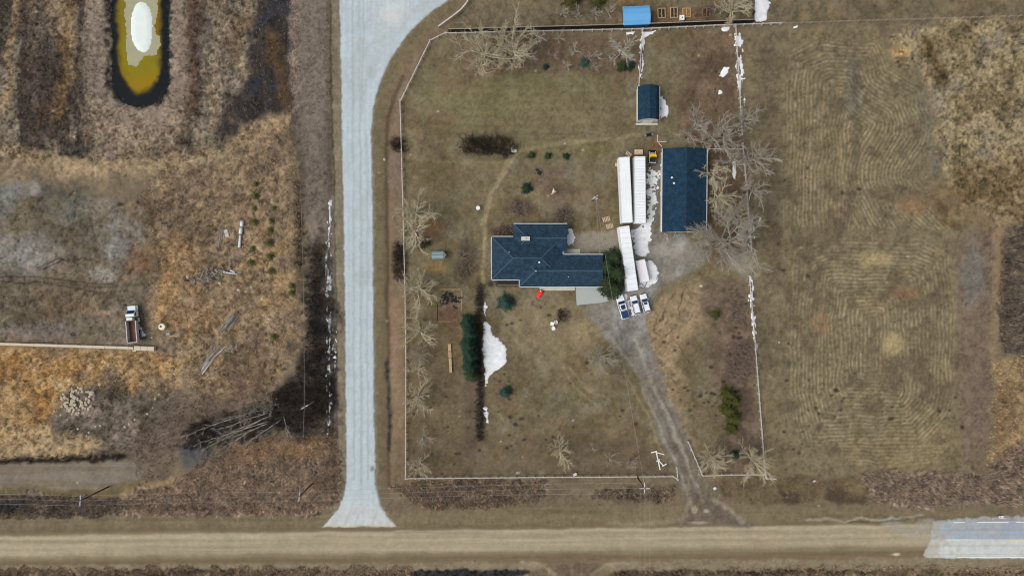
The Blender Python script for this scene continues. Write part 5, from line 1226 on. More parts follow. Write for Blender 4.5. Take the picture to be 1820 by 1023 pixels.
# two white cars
def suv(px, py, rz, label, L_=4.75, W_=1.86, sun=False, seed=0):
    x, y = G(px, py, 1.0); t = thing('parked_car', (x, y, 0.02), R(rz), label, 'car', 'white vehicles parked in a row'); h = L_ / 2
    car_lower(t, [(-h, W_ * .4, .5, .95), (-h + .12, W_ * .47, .4, 1.02), (-h + .9, W_ * .5, .3, 1.04), (.6, W_ * .5, .3, 1.02), (h - .9, W_ * .48, .32, .96), (h - .2, W_ * .43, .4, .84), (h, W_ * .34, .48, .72)], m_wp)
    cabin(t, m_wp, h - 1.25, h - 2.05, -h + .55, -h + .12, W_ * .46, W_ * .37, 1.0, 1.62)
    if sun: MB().box((-.02, .0, 1.635), (.82, .62, .025)).build('sunroof', m_cglass, t)
    for s in (-1, 1): MB().tube((s * .6, .4, 1.67), (s * .6, -1.6, 1.67), .022, .022, 5).build('roof_rail', m_black, t)
    MB().box((0, -h - .01, .8), (.5, .03, .14)).build('licence_plate', m_lamp, t)
    car_bits(t, L_, W_, .86, .86, (h - 1.45, 1.08), m_wp)
    for sx_ in (-W_ / 2 + .12, W_ / 2 - .12):
        for yy in (h - .92, -h + .95): wheel(t, sx_, yy, .34, .24)
suv(1129.5, 542, 14, 'white car without a sunroof, middle of the three parked vehicles')
suv(1147, 538.5, 14.5, 'white car with a dark sunroof, easternmost of the three parked vehicles', 4.7, 1.82, True)

# semi trailers
m_tw = mat('white_trailer_skin', (228, 234, 238), 0.5, 0.03, 0.4, c2=(236, 240, 243)); m_tr = mat('trailer_rib', (206, 204, 206), 0.5, 0.05, 1.0); m_rust = mat('rusty_frame', (92, 66, 52), 0.85, 0.3, 3.0)
def semi(top, bot, label, ribs, ln, rail_c=m_tr, wid=2.6):
    (x0, y0), (x1, y1) = top, bot; a = G(x0, y0, 4.1); b = G(x1, y1, 4.1); cx, cy = (a[0] + b[0]) / 2, (a[1] + b[1]) / 2
    rz = math.atan2(-(a[0] - b[0]), a[1] - b[1]); ln = math.hypot(a[0] - b[0], a[1] - b[1]); t = thing('semi_trailer', (cx, cy, 0), rz, label, 'trailer'); h = ln / 2
    MB().box((0, 0, 2.62), (wid, ln, 2.86)).build('body', m_tw, t)
    MB().box((0, 0, 4.075), (wid - .16, ln - .16, .045)).build('roof', m_tw, t)
    for s in (-1, 1):
        MB().box((s * (wid / 2 - .04), 0, 4.07), (.08, ln, .05)).build('top_rail', rail_c, t); MB().box((s * (wid / 2), 0, 1.2), (.06, ln - .02, .18)).build('side_rail', rail_c, t)
        MB().box((s * .35, 0, 1.05), (.14, ln * .96, .26)).build('frame_beam', m_rust, t)
        MB().box((s * .8, h * .55, .5), (.14, .14, 1.1)).build('landing_leg', m_rust, t)
        MB().box((s * .64, -h - .012, 2.6), (1.24, .03, 2.6)).build('rear_door', m_tw, t)
        for yy in (-h + 1.6, -h + 2.9):
            for xx in (.72, 1.04): wheel(t, s * xx, yy, .5, .26)
    for yy in (-h + 1.6, -h + 2.9): MB().tube((-1.0, yy, .5), (1.0, yy, .5), .08, .08, 8).build('axle', m_rust, t)
    if ribs:
        for k in range(ribs): MB().box((0, h - .35 - (ln - .7) * k / (ribs - 1), 4.105), (wid - .3, .09, .025)).build('roof_bow', m_tr, t)
    return t
semi((1109.5, 279), (1115, 395), 'smooth roofed white semi trailer, western one of the upper pair', 0, 16)
semi((1137.5, 278), (1138.5, 396), 'ribbed roofed white semi trailer, eastern one of the upper pair', 24, 16)
semi((1109, 402), (1125, 516), 'white semi trailer tilted between the pines and the snow banks', 13, 16)
a = G(1138, 462, 2.3); b = G(1146.5, 501, 2.3); rz = math.atan2(-(a[0] - b[0]), a[1] - b[1]); ct = thing('cargo_trailer', ((a[0] + b[0]) / 2, (a[1] + b[1]) / 2, 0), rz, 'short white cargo trailer half ringed by snow', 'trailer'); ln = math.hypot(a[0] - b[0], a[1] - b[1])
m_pink = mat('off_white_skin', (236, 233, 235), 0.5, 0.03, 0.6)
MB().loft([[(s[0] * k, s[1] * k2, z) for s in ((-1.2, -ln / 2), (1.2, -ln / 2), (1.2, ln / 2), (-1.2, ln / 2))] for z, k, k2 in ((.5, 1, 1), (2.2, 1, 1), (2.32, .94, .97))]).build('body', m_pink, ct)
MB().box((0, ln / 2 + .02, 1.3), (2.0, .04, 1.5)).build('rear_door', m_pink, ct)
for s in (-1, 1):
    MB().tube((s * .9, -ln / 2, .5), (.0, -ln / 2 - 1.3, .5), .05, .05, 6).build('tongue_arm', m_black, ct); wheel(ct, s * 1.22, .3, .36, .22); MB().box((s * 1.24, .3, .78), (.3, .95, .06)).build('fender', m_black, ct)
MB().tube((0, -ln / 2 - 1.25, .1), (0, -ln / 2 - 1.25, .95), .06, .06, 6).build('jack', m_black, ct)

# dump truck
m_box = mat('rusty_box_floor', (98, 66, 58), 0.9, 0.3, 1.2, c2=(112, 84, 74)); m_boxw = mat('grey_box_side', (176, 176, 176), 0.7, 0.15, 1.5); m_cabp = mat('pale_cab_paint', (216, 228, 228), 0.4, 0.08, 1.0)
m_rim2 = mat('worn_box_rim', (206, 190, 182), 0.7, 0.15, 2.0)
x, y = G(235.5, 577, 1.8); dt = thing('dump_truck', (x, y, 0.02), R(4.5), 'pale cabbed dump truck with an empty rusty box beside the concrete barrier', 'truck')
fr = MB()
for s in (-.42, .42): fr.box((s, 0, .85), (.14, 8.4, .28))
fr.build('frame', m_black, dt)
MB().loft([[(-.95, 3.5, .75), (.95, 3.5, .75), (.95, 4.5, .75), (.8, 4.72, .75), (-.8, 4.72, .75), (-.95, 4.5, .75)], [(-.95, 3.5, 1.75), (.95, 3.5, 1.75), (.9, 4.45, 1.6), (.7, 4.66, 1.55), (-.7, 4.66, 1.55), (-.9, 4.45, 1.6)]]).build('hood', m_cabp, dt)
MB().loft([[(-1.12, 2.0, .8), (1.12, 2.0, .8), (1.12, 3.6, .8), (-1.12, 3.6, .8)], [(-1.12, 2.0, 1.8), (1.12, 2.0, 1.8), (1.12, 3.6, 1.8), (-1.12, 3.6, 1.8)], [(-1.0, 2.05, 2.75), (1.0, 2.05, 2.75), (1.0, 2.7, 2.75), (-1.0, 2.7, 2.75)]]).build('cab', m_cabp, dt)
MB().slab((.98, 3.56, 1.86), (-.98, 3.56, 1.86), (-.9, 2.78, 2.7), (.9, 2.78, 2.7), .02).build('windshield', m_cglass, dt)
for s in (-1, 1): MB().box((s * 1.1, 2.7, 2.05), (.03, .8, .5)).build('side_window', m_cglass, dt); MB().box((s * 1.3, 3.3, 2.0), (.12, .1, .4)).build('mirror', m_black, dt); MB().box((s * .78, 4.62, 1.2), (.3, .12, .3)).build('headlight', m_lamp, dt); MB().box((s * 1.0, 4.05, 1.12), (.5, 1.2, .1)).build('fender', m_cabp, dt)
MB().box((-.35, 1.45, 2.0), (1.5, .7, .7)).build('hydraulic_tank', m_cabp, dt)
ex = MB().tube((.8, 1.7, .9), (.8, 1.7, 3.1), .09, .09, 8); ex.tube((.8, 1.7, 3.1), (.8, 1.5, 3.25), .09, .09, 8); ex.build('exhaust_stack', m_metal, dt); MB().tube((1.0, 1.6, .7), (1.0, .6, .7), .3, .3, 10).build('fuel_tank', m_metal, dt)
MB().box((0, -1.6, 1.3), (2.2, 5.2, .12)).build('box_floor', m_box, dt)
for s in (-1, 1):
    MB().box((s * 1.16, -1.6, 1.9), (.08, 5.3, 1.2)).build('box_side', m_boxw, dt); MB().box((s * 1.18, -1.6, 2.53), (.17, 5.4, .1)).build('box_rim', m_rim2, dt)
MB().box((0, 1.06, 2.0), (2.3, .08, 1.5)).build('headboard', m_box, dt); MB().box((0, -4.28, 1.8), (2.24, .08, 1.0)).build('tailgate', m_box, dt); MB().box((0, -4.29, 2.36), (2.3, .14, .1)).build('box_rim', m_rim2, dt)
for s in (-1, 1):
    wheel(dt, s * 1.0, 4.05, .52, .3)
    for yy in (-1.9, -3.2):
        wheel(dt, s * .78, yy, .52, .26); wheel(dt, s * 1.06, yy, .52, .26)
# skid steer
m_yel = mat('loader_yellow', (240, 196, 0), 0.5, 0.06, 1.0); m_bk2 = mat('loader_black', (30, 32, 36), 0.6, 0.2, 2.0)
x, y = G(1159.5, 279, 1.0); sk = thing('skid_steer_loader', (x, y, 0.02), R(-2), 'small yellow and black skid steer loader north of the slush', 'loader')
MB().loft([[(-.62, -1.5, .35), (.62, -1.5, .35), (.62, .6, .35), (-.62, .6, .35)], [(-.66, -1.5, 1.1), (.66, -1.5, 1.1), (.62, .6, 1.0), (-.62, .6, 1.0)]]).build('chassis', m_bk2, sk)
MB().box((0, .1, 1.42), (1.75, .78, .62)).build('upper_body', m_yel, sk)
cg = MB()
for s in (-.55, .55):
    for yy in (-1.25, -.25): cg.box((s, yy, 1.6), (.08, .08, 1.1))
cg.box((0, -.75, 2.15), (1.25, 1.15, .08)); cg.build('cab_cage', m_bk2, sk)
MB().box((0, -1.42, 1.0), (1.7, .22, .5)).build('counterweight', m_tr, sk)
for s in (-1, 1):
    MB().tube((s * .78, -1.2, 1.35), (s * .7, 1.35, 1.0), .09, .08, 6).build('lift_arm', m_tr, sk)
    for yy in (-.95, .25): wheel(sk, s * .82, yy, .42, .3)
MB().loft([[(-.85, 1.35, .1), (.85, 1.35, .1), (.85, 1.95, .08), (-.85, 1.95, .08)], [(-.85, 1.35, .75), (.85, 1.35, .75), (.85, 1.5, .75), (-.85, 1.5, .75)]]).build('bucket', m_bk2, sk)
MB().box((0, .75, 1.2), (1.1, .5, .08)).build('radiator_grille', m_metal, sk)
# ------------------------------------------------------------------ yard things
def at(px, py, z=0.0): x, y = G(px, py, z); return (x, y, H(px, py))
m_fresh = mat('pale_timber', (206, 178, 150), 0.85, 0.15, 4.0); m_pal = mat('pallet_timber', (196, 172, 142), 0.9, 0.2, 4.0); m_soil = mat('dark_soil', (52, 42, 36), 0.95, 0.4, 4.0, bump=0.6); m_plas = mat('white_plastic', (232, 232, 226), 0.4, 0.03, 1.0)
m_cream = mat('cream_plastic', (226, 218, 194), 0.5, 0.06, 1.0); m_rock = mat('field_stone', (182, 172, 150), 0.95, 0.25, 2.0, bump=0.5); m_rockg = mat('grey_stone', (150, 148, 142), 0.95, 0.3, 2.0, bump=0.5); m_redp = mat('red_plastic', (226, 26, 18), 0.4, 0.06, 1.0)
m_scr = mat('grey_scrap_wood', (156, 152, 146), 0.9, 0.3, 2.0); m_teal = mat('teal_roof_metal', (134, 156, 158), 0.45, 0.08, 1.0); m_board = mat('yellow_board', (196, 164, 108), 0.85, 0.2, 3.0)
# pallets (upper two leaning pair) and crates
def pallet(px, py, rz, label, wd=1.9, dp=1.15, n=5):
    t = thing('pallet', at(px, py), R(rz), label, 'pallet', 'pallets by the patio')
    for s in (-1, 0, 1): MB().box((0, s * (dp / 2 - .05), .07), (wd, .09, .1)).build('runner', m_pal, t)
    for k in range(n): MB().box((-wd / 2 + .16 + (wd - .32) * k / (n - 1), 0, .145), (.2, dp, .03)).build('slat', m_fresh, t)
pallet(1077.5, 389.5, 17, 'pale timber pallet north of the patio, upper one of two'); pallet(1083.5, 402, 14, 'pale timber pallet north of the patio, lower one of two', 1.8, 1.1, 5)
c = thing('timber_crate', at(1134.5, 271), R(1), 'pale timber crate at the north end of the ribbed trailer', 'crate')
MB().box((0, 0, .3), (2.0, 1.2, .6)).build('box', m_fresh, c)
for k in range(6): MB().box((-.83 + .333 * k, 0, .63), (.3, 1.2, .05)).build('slat', m_fresh, c)
c = thing('pallet', at(1117, 274), R(-32), 'weathered pallet leaning between the two upper trailers', 'pallet')
for k in range(4): MB().box((-.6 + .4 * k, 0, .2), (.28, .9, .04)).build('slat', m_pal, c)
for s in (-1, 1): MB().box((0, s * .38, .1), (1.5, .1, .14)).build('runner', m_pal, c)
c = thing('timber_crate', at(1095, 293), R(-8), 'small tan crate at the west side of the smooth roofed trailer', 'crate'); MB().box((0, 0, .25), (.5, .85, .5)).build('box', m_pal, c); MB().box((0, 0, .53), (.56, .9, .05)).build('lid', m_fresh, c)
# barbecue
b = thing('barbecue_grill', at(1152, 241), R(8), 'black barbecue grill on the lawn south of the small barn', 'grill')
MB().loft([[(-.62, -.3, .7), (.62, -.3, .7), (.62, .3, .7), (-.62, .3, .7)], [(-.62, -.3, 1.0), (.62, -.3, 1.0), (.62, .3, 1.0), (-.62, .3, 1.0)], [(-.56, -.12, 1.25), (.56, -.12, 1.25), (.56, .2, 1.25), (-.56, .2, 1.25)]]).build('hood', m_black, b)
for s in (-1, 1):
    MB().box((s * .86, 0, .92), (.42, .5, .04)).build('side_shelf', m_rim, b)
    for q in (-.22, .22): MB().box((s * .5, q, .35), (.06, .06, .7)).build('leg', m_black, b)
# loose white rails by the workshop
f = thing('fence_remnant', at(1170, 248), 0, 'broken white rails lying off the north west corner of the shop', 'fence')
for (x0, y0, x1, y1) in ((1168.5, 240, 1168.5, 253), (1168, 252, 1184, 252), (1170, 254, 1176, 261)):
    a = G(x0, y0); q = G(x1, y1); o = G(1170, 248); le = math.hypot(q[0] - a[0], q[1] - a[1]); MB().box((0, 0, 0), (le, .18, .1)).build('rail', m_white, f, False, ((a[0] + q[0]) / 2 - o[0], (a[1] + q[1]) / 2 - o[1], .12 + .001 * x0 % .1), math.atan2(q[1] - a[1], q[0] - a[0]))
def bucket(px, py, r, h, m, label, name='bucket', cat='bucket', lid=True):
    t = thing(name, at(px, py), 0, label, cat)
    b = MB(); n = 14; rings = [[(rr * math.cos(2 * math.pi * i / n), rr * math.sin(2 * math.pi * i / n), z) for i in range(n)] for z, rr in ((0, r * .88), (h * .9, r), (h, r * .97))]; b.loft(rings); b.build('shell', m, t)
    if lid: MB().tube((0, 0, h), (0, 0, h + .05), r * 1.04, r * .98, 14).build('lid', m, t)
    return t
bucket(1174.5, 294, .3, .9, m_plas, 'white rain barrel at the west eave of the shop', 'rain_barrel', 'barrel')
bucket(850, 370, .52, .7, m_plas, 'white round lid on the lawn west of the house', 'septic_lid', 'lid')
bk = bucket(292, 580, .82, 1.3, m_cream, 'cream round tank with a dark off centre hatch east of the dump truck', 'water_tank', 'tank', False); MB().tube((-.2, .1, 1.3), (-.2, .1, 1.36), .26, .26, 12).build('hatch', m_dark, bk)
# green shed
x, y = G(778, 453, 1.6); g = thing('green_shed', (x, y, 0), R(1), 'small teal roofed garden shed left of the house', 'shed')
n = 8; MB().box((0, 0, .8), (2.55, 1.5, 1.6)).build('wall', m_side, g)
rf = [(1.0 * math.cos(math.pi * k / n), 1.6 + .75 * math.sin(math.pi * k / n)) for k in range(n + 1)]
rb = MB(); rb.loft([[(-1.42, p[0], p[1]) for p in rf], [(1.42, p[0], p[1]) for p in rf]]); rb.build('roof', m_teal, g); MB().box((0, 0, 2.37), (2.86, .08, .05)).build('ridge_cap', m_dark, g); MB().box((1.5, .0, .95), (.3, 1.3, 1.9)).build('door', m_trim, g); MB().box((1.75, .05, .4), (.5, .6, .8)).build('step', m_white, g)
# garden furniture
def chair(px, py, rz, label):
    t = thing('garden_chair', at(px, py), R(rz), label, 'chair', 'white garden chairs')
    MB().box((0, 0, .42), (.85, .8, .06)).build('seat', m_plas, t); MB().box((0, -.4, .72), (.85, .1, .62)).build('backrest', m_plas, t)
    for a in (-.36, .36):
        MB().box((a * 1.1, 0, .62), (.1, .75, .06)).build('armrest', m_plas, t)
        for q in (-.33, .33): MB().box((a, q, .2), (.07, .07, .4)).build('leg', m_plas, t)
chair(981, 575, 80, 'white garden chair south of the house, left one of two'); chair(988, 572, -75, 'larger looking white garden chair close to the purple shrub')
t = thing('garden_table', at(983.5, 583), 0, 'round white garden table south of the two white chairs', 'table'); MB().tube((0, 0, .68), (0, 0, .73), .48, .48, 18).build('tabletop', m_plas, t); MB().tube((0, 0, 0), (0, 0, .68), .06, .06, 8).build('pedestal', m_plas, t); MB().tube((0, 0, 0), (0, 0, .05), .3, .26, 12).build('base', m_plas, t)
t = thing('play_slide', at(958.5, 521.5), R(-35), 'bright red plastic play slide beside the front porch', 'slide')
MB().loft([[(-.5, .45, .0), (.5, .45, .0), (.5, 1.0, .0), (-.5, 1.0, .0)], [(-.45, .5, .85), (.45, .5, .85), (.4, .95, .85), (-.4, .95, .85)]]).build('ladder_block', m_redp, t)
MB().loft([[(-.42, .5, .74), (.42, .5, .74), (.42, .5, .8), (-.42, .5, .8)], [(-.46, -.5, .2), (.46, -.5, .2), (.46, -.5, .27), (-.46, -.5, .27)], [(-.48, -1.0, .06), (.48, -1.0, .06), (.48, -1.0, .13), (-.48, -1.0, .13)]]).build('chute', m_redp, t)
for s in (-1, 1): MB().loft([[(s * .46 - .04, .5, .74), (s * .46 + .04, .5, .74), (s * .46 + .04, .5, .98), (s * .46 - .04, .5, .98)], [(s * .48 - .04, -1, .06), (s * .48 + .04, -1, .06), (s * .48 + .04, -1, .25), (s * .48 - .04, -1, .25)]]).build('side_rail', m_redp, t)
MB().box((-.15, .72, .93), (.3, .26, .12)).build('handle', m_plas, t)
t = thing('play_tent', at(983, 341), R(25), 'cream triangular canvas tarp north of the house', 'tarp'); MB().loft([[(-.75, -.5, .02), (.8, -.35, .02), (.5, .9, .02)], [(-.15, -.1, .55), (.35, -.1, .6), (.3, .4, .5)]]).build('canvas', m_cream, t); MB().tube((.3, .1, 0), (.3, .1, .75), .04, .04, 6).build('pole', m_pal, t)
t = thing('white_bench', at(913.5, 269.5), R(2), 'small white bench at the east end of the dark hedge', 'bench'); MB().box((0, 0, .42), (1.3, .5, .06)).build('seat', m_plas, t); MB().box((0, .26, .7), (1.3, .06, .45)).build('backrest', m_plas, t)
for s in (-.5, .5): MB().box((s, 0, .2), (.08, .45, .4)).build('leg', m_plas, t)
bucket(909.5, 264, .2, .5, m_plas, 'white pail above the small white bench')
# fire pit with stones
rnd = random.Random(12)
def rock_mesh(seed, m):
    r_ = random.Random(seed); mb = MB(); n = 7; rings = []
    for (z, k) in ((-.3, .7), (.1, 1.0), (.42, .8), (.58, .35)): rings.append([(k * r_.uniform(.8, 1.1) * math.cos(2 * math.pi * i / n), k * r_.uniform(.75, 1.05) * math.sin(2 * math.pi * i / n), z * r_.uniform(.85, 1.1)) for i in range(n)])
    mb.loft(rings); me = mb.mesh('rock'); me.materials.append(m); return me
m_rockd = mat('dark_stone', (104, 94, 84), 0.95, 0.35, 2.0, bump=0.5); ROCKD = [rock_mesh(20 + i, m_rockd) for i in range(4)]
ROCKS = [rock_mesh(i, m_rock) for i in range(5)]; ROCKG = [rock_mesh(10 + i, m_rockg) for i in range(4)]
def rock(px, py, r, label, group, pool=ROCKS, z=0.0, par=None, rel=None):
    x, y, g = at(px, py); o = link('rock', pool[rnd.randrange(len(pool))], par, (x - (rel[0] if rel else 0), y - (rel[1] if rel else 0), (0 if par else g) + z), rnd.uniform(0, 6), (r * rnd.uniform(.8, 1.25), r * rnd.uniform(.75, 1.1), r * rnd.uniform(.7, 1.0)))
    if not par: tag(o, label, 'rock', group)
    return o
fp = thing('fire_pit', at(959, 307), 0, 'dark fire pit ringed with stones north of the house', 'fire pit'); o = at(959, 307)
for k in range(13): a = 2 * math.pi * k / 13; rock(959 + rnd.uniform(4, 8.5) * math.cos(a), 307 + rnd.uniform(3.5, 7.5) * math.sin(a), rnd.uniform(.18, .36), '', '', ROCKD, 0, fp, o)
MB().tube((0, 0, .03), (0, 0, .09), .7, .6, 14).build('ash_bed', m_soil, fp)
for k in range(5): MB().tube((rnd.uniform(-.5, .2), rnd.uniform(-.5, .5), .2), (rnd.uniform(-.1, .6), rnd.uniform(-.5, .5), .3), .08, .07, 6).build('log', m_dark, fp)
st = thing('tree_stump', at(954, 302), 0, 'dark stump at the north west side of the fire pit', 'stump'); MB().tube((0, 0, -.1), (0, 0, .45), .36, .3, 10).build('wood', m_dark, st)
rg = thing('rock_garden', at(958, 540), 0, 'ring of small stones on the lawn below the red slide', 'rock garden'); o = at(958, 540)
for k in range(18): a = 2 * math.pi * k / 18; rock(956 + rnd.uniform(9, 15) * math.cos(a), 539 + rnd.uniform(4, 8) * math.sin(a), rnd.uniform(.1, .24), '', '', ROCKD, 0, rg, o)
# raised beds, tote
def bed(px, py, w_, d_, label, m, fill):
    t = thing('raised_bed', at(px, py), R(1), label, 'raised bed', 'raised beds north of the board fence')
    for s in (-1, 1): MB().box((s * w_ / 2, 0, .17), (.16, d_ + .16, .4)).build('board', m, t); MB().box((0, s * d_ / 2, .168), (w_ - .165, .16, .396)).build('board', m, t)
    MB().box((0, 0, .12), (w_ - .16, d_ - .16, .25)).build('soil', fill, t); MB().box((0, 0, .29), (.14, d_ - .2, .1)).build('divider', m, t)
    pl = MB()
    for k in range(26): xx, yy = rnd.uniform(-.4, .4) * w_, rnd.uniform(-.42, .42) * d_; pl.tube((xx, yy, .2), (xx + rnd.gauss(0, .2), yy + rnd.gauss(0, .2), rnd.uniform(.3, .5)), .03, .01, 3)
    pl.build('dead_stalks', m_board, t)['kind'] = 'stuff'
m_bedw = mat('garden_board', (186, 156, 116), 0.9, 0.15, 3.0)
bed(1175.5, 24, 1.75, 2.3, 'raised bed with black soil, first one right of the blue shed', m_bedw, m_soil); bed(1197.5, 23, 1.65, 2.5, 'raised bed with dark soil, second one right of the blue shed', m_bedw, m_soil); bed(1220, 23.5, 1.8, 2.2, 'raised bed filled with tan straw, third one right of the blue shed', m_bedw, mat('straw_fill', (132, 96, 52), 0.95, 0.3, 3.0)); bed(1255, 22.5, 1.8, 2.2, 'faded empty raised bed nearest the tan tree', mat('old_board', (122, 96, 76), 0.95, 0.2, 3.0), m_soil)
t = thing('water_tote', at(1210.5, 34.5), R(2), 'white caged water tote below the raised beds', 'tote'); MB().box((0, 0, .65), (1.1, 1.2, 1.05)).build('bottle', m_plas, t); MB().box((0, 0, .07), (1.15, 1.25, .13)).build('base', m_dark, t); MB().tube((0, 0, 1.17), (0, 0, 1.24), .15, .15, 10).build('cap', m_black, t)
for s in (-1, 1):
    for k in (-.36, 0, .36): MB().box((s * .57, k, .65), (.03, .04, 1.1)).build('cage_bar', m_metal, t)
# garden plot with black mulch film, and board stack
gp = thing('garden_plot', at(803, 545), 0, 'garden plot edged with old boards and torn black film', 'garden'); o = at(803, 545)
def bit(par, o, x0, y0, x1, y1, wd_, m, name, z=.06, h_=.1):
    a = G(x0, y0); q = G(x1, y1); le = math.hypot(q[0] - a[0], q[1] - a[1]); return MB().box((0, 0, 0), (le, wd_, h_)).build(name, m, par, False, ((a[0] + q[0]) / 2 - o[0], (a[1] + q[1]) / 2 - o[1], z), math.atan2(q[1] - a[1], q[0] - a[0]))
bit(gp, o, 783, 514, 818, 514, .16, m_bedw, 'edge_board'); bit(gp, o, 777.5, 526, 777.5, 570, .14, m_dark, 'edge_board'); bit(gp, o, 821, 516, 821, 552, .14, m_bedw, 'edge_board', .07); bit(gp, o, 779, 571, 800, 571, .14, m_bedw, 'edge_board', .08)
for k in range(26):
    right = k % 2; cx_, cy_ = (808, 532) if right else (791, 533); px, py = cx_ + rnd.gauss(0, 5), cy_ + rnd.gauss(0, 6); a = rnd.uniform(-1.2, 1.6); le = rnd.uniform(2, 6)
    f = MB(); n = 5; top = []; w_ = rnd.uniform(.1, .3)
    for i in range(n + 1): tt = i / n - .5; top.append((tt * le / S * 2, .12 * math.sin(i * 2 + k), .06 + .1 * abs(math.sin(i * 1.7 + k))))
    for i in range(n): f.slab((top[i][0], top[i][1] - w_, top[i][2]), (top[i + 1][0], top[i + 1][1] - w_, top[i + 1][2]), (top[i + 1][0], top[i + 1][1] + w_, top[i + 1][2]), (top[i][0], top[i][1] + w_, top[i][2]), .02)
    p = G(px, py); f.build('film_scrap', m_black, gp, False, (p[0] - o[0], p[1] - o[1], 0.01 * (k % 5)), a)
bs = thing('board_stack', at(801, 636), R(3), 'long narrow stack of yellowed boards left of the dark spruce row', 'board stack')
for k in range(3):
    for j in range(4): MB().box((-.36 + .24 * k + rnd.uniform(-.02, .02), -2.7 + 1.8 * j + rnd.uniform(-.05, .05), .3 + rnd.uniform(-.06, .1)), (.2, 1.72, .1)).build('board', (m_board, m_fresh, m_pal)[(k + j) % 3], bs)
for j in range(5): MB().box((0, -3.4 + 1.7 * j, .1), (.95, .14, .2)).build('bearer', m_dark, bs)
# timber frame lying by the lane
wf = thing('beam_stack', at(1170, 816), 0, 'white crossed timber beams lying on the grass west of the lane mouth', 'timber'); o = at(1170, 816)
for i, (x0, y0, x1, y1, w_) in enumerate(((1157, 803.5, 1167, 801, .28), (1166, 802, 1173, 834, .26), (1167, 803, 1180, 806.5, .22), (1169, 816, 1178.5, 826, .26), (1176.5, 827.5, 1184.5, 823, .24), (1166.5, 819, 1172.5, 815, .22))): bit(wf, o, x0, y0, x1, y1, w_, m_plas, 'beam', .14 + .05 * (i % 3), .16)
# signs and boxes
def signboard(px, py, rz, w_, h_, label, m=m_plas, tilt=0.0, name='sign', cat='sign'):
    t = thing(name, at(px, py), R(rz), label, cat)
    for s in (-.35, .35): MB().box((s * w_, 0, .6), (.09, .09, 1.5)).build('post', m_dark, t)
    MB().box((0, -.05, 1.05), (w_, .05, h_), 0, 1, R(tilt)).build('board', m, t)
signboard(1021, 840.5, 25, 1.0, .6, 'small tilted white board on posts by the south fence', m_plas, 50); signboard(1268, 865, 30, .8, .6, 'small white board in the weeds east of the lane mouth', m_plas, 55); signboard(1775, 915.5, 0, 1.3, .55, 'white road sign board north of the paved road', m_plas, 70); signboard(1444, 852, 20, .7, .4, 'pale marker board in the weeds south of the hay field', m_plas, 55)
def stone_(px, py, r, label, name='boulder', pool=None): o = rock(px, py, r, label, None, pool or ROCKS); o.name = name; tag(o, label, name)
stone_(1246, 508, .5, 'pale boulder on the lawn south of the huge grey tree'); stone_(1186, 424, .45, 'pale stone in the gravel below the shop', 'boulder', ROCKG); stone_(1385, 608, .3, 'lone pale stone in the hay field', 'boulder'); stone_(683, 283, .35, 'white stone beside the west fence ditch', 'boulder')
t = thing('scrap_heap', at(1190, 422), 0, 'small heap of scrap metal and timber under the south eave of the shop', 'scrap heap')
for k in range(9): a = rnd.uniform(0, 3); MB().box((rnd.uniform(-1, 3), rnd.uniform(-.5, .7), .12 + .06 * k), (rnd.uniform(.6, 1.6), .1, .07), a).build('bar', (m_scr, m_metal, m_pal)[k % 3], t)
# concrete barrier
m_barr = mat('cream_concrete', (206, 196, 176), 0.9, 0.12, 1.0, c2=(196, 184, 160))
br = thing('concrete_barrier', at(120, 613), 0, 'long low cream concrete barrier south of the dump truck', 'barrier'); o = at(120, 613)
px = -20.0; k = 0
while px < 238:
    y0 = 610.2 + 7.4 * max(0, px) / 238; y1 = 610.2 + 7.4 * max(0, px + 20.5) / 238; bit(br, o, px, y0, min(px + 20.6, 240), y1, .62 + rnd.uniform(-.03, .03), m_barr, 'block', .36, .8 + rnd.uniform(-.03, .03)); px += 21; k += 1
for i, (x0, x1) in enumerate(((242, 253), (253.6, 265), (265.6, 277))): bit(br, o, x0, 617.6 + i * .5, x1, 618.1 + i * .5, 1.05, m_barr, 'block', .4, .9)
bit(br, o, 237, 622.5, 244, 623, .3, m_barr, 'block', .2, .4)
# big rubble pile, stones, small rubble
G1 = 'pale stones of the rubble pile'
for k in range(92):
    a = rnd.uniform(0, 6.283); q = math.sqrt(rnd.random()); px = 136 + 29 * q * math.cos(a) + 6 * (rnd.random() - .5); py = 712 + 25 * q * math.sin(a); rock(px, py, rnd.uniform(.25, .62) * (1.1 - .3 * q), 'pale angular stone in the rubble pile left of the dump ground', G1, ROCKS, (1 - q) * .35)
stone_(163, 698, .85, 'largest rounded stone at the east edge of the rubble pile'); stone_(177, 683, .5, 'flat pale slab north east of the rubble pile', 'stone_slab'); stone_(117, 691, .45, 'whitest stone at the north west edge of the rubble pile', 'boulder')
WHERE = ('at the west rim of the rubble pile', 'south west of the rubble pile, upper one of two', 'south west of the rubble pile, lower one of two', 'just below the rubble pile', 'of a tight trio at the south edge of the dump ground, northern one', 'of a tight trio at the south edge of the dump ground, western one', 'of a tight trio at the south edge of the dump ground, southern one', 'in the curved line on the dump ground, at its lower end', 'in the curved line on the dump ground, second from its lower end', 'in the curved line on the dump ground, fourth from its lower end', 'in the curved line on the dump ground, middle', 'at the upper end of the curved line on the dump ground', 'second from the upper end of the curved line', 'in the weeds below the lower pole pile, right one', 'in the weeds below the lower pole pile, left one', 'of a pair south of the rubble pile, left one', 'of a pair south of the rubble pile, right one', 'in the curved line on the dump ground, third from its lower end', 'largest of three east of the broken timber heap', 'middle one of three east of the broken timber heap', 'easternmost of three east of the broken timber heap', 'just south of the broken timber heap', 'near the south west foot of the rubble pile', 'beside the rear of the dump truck')
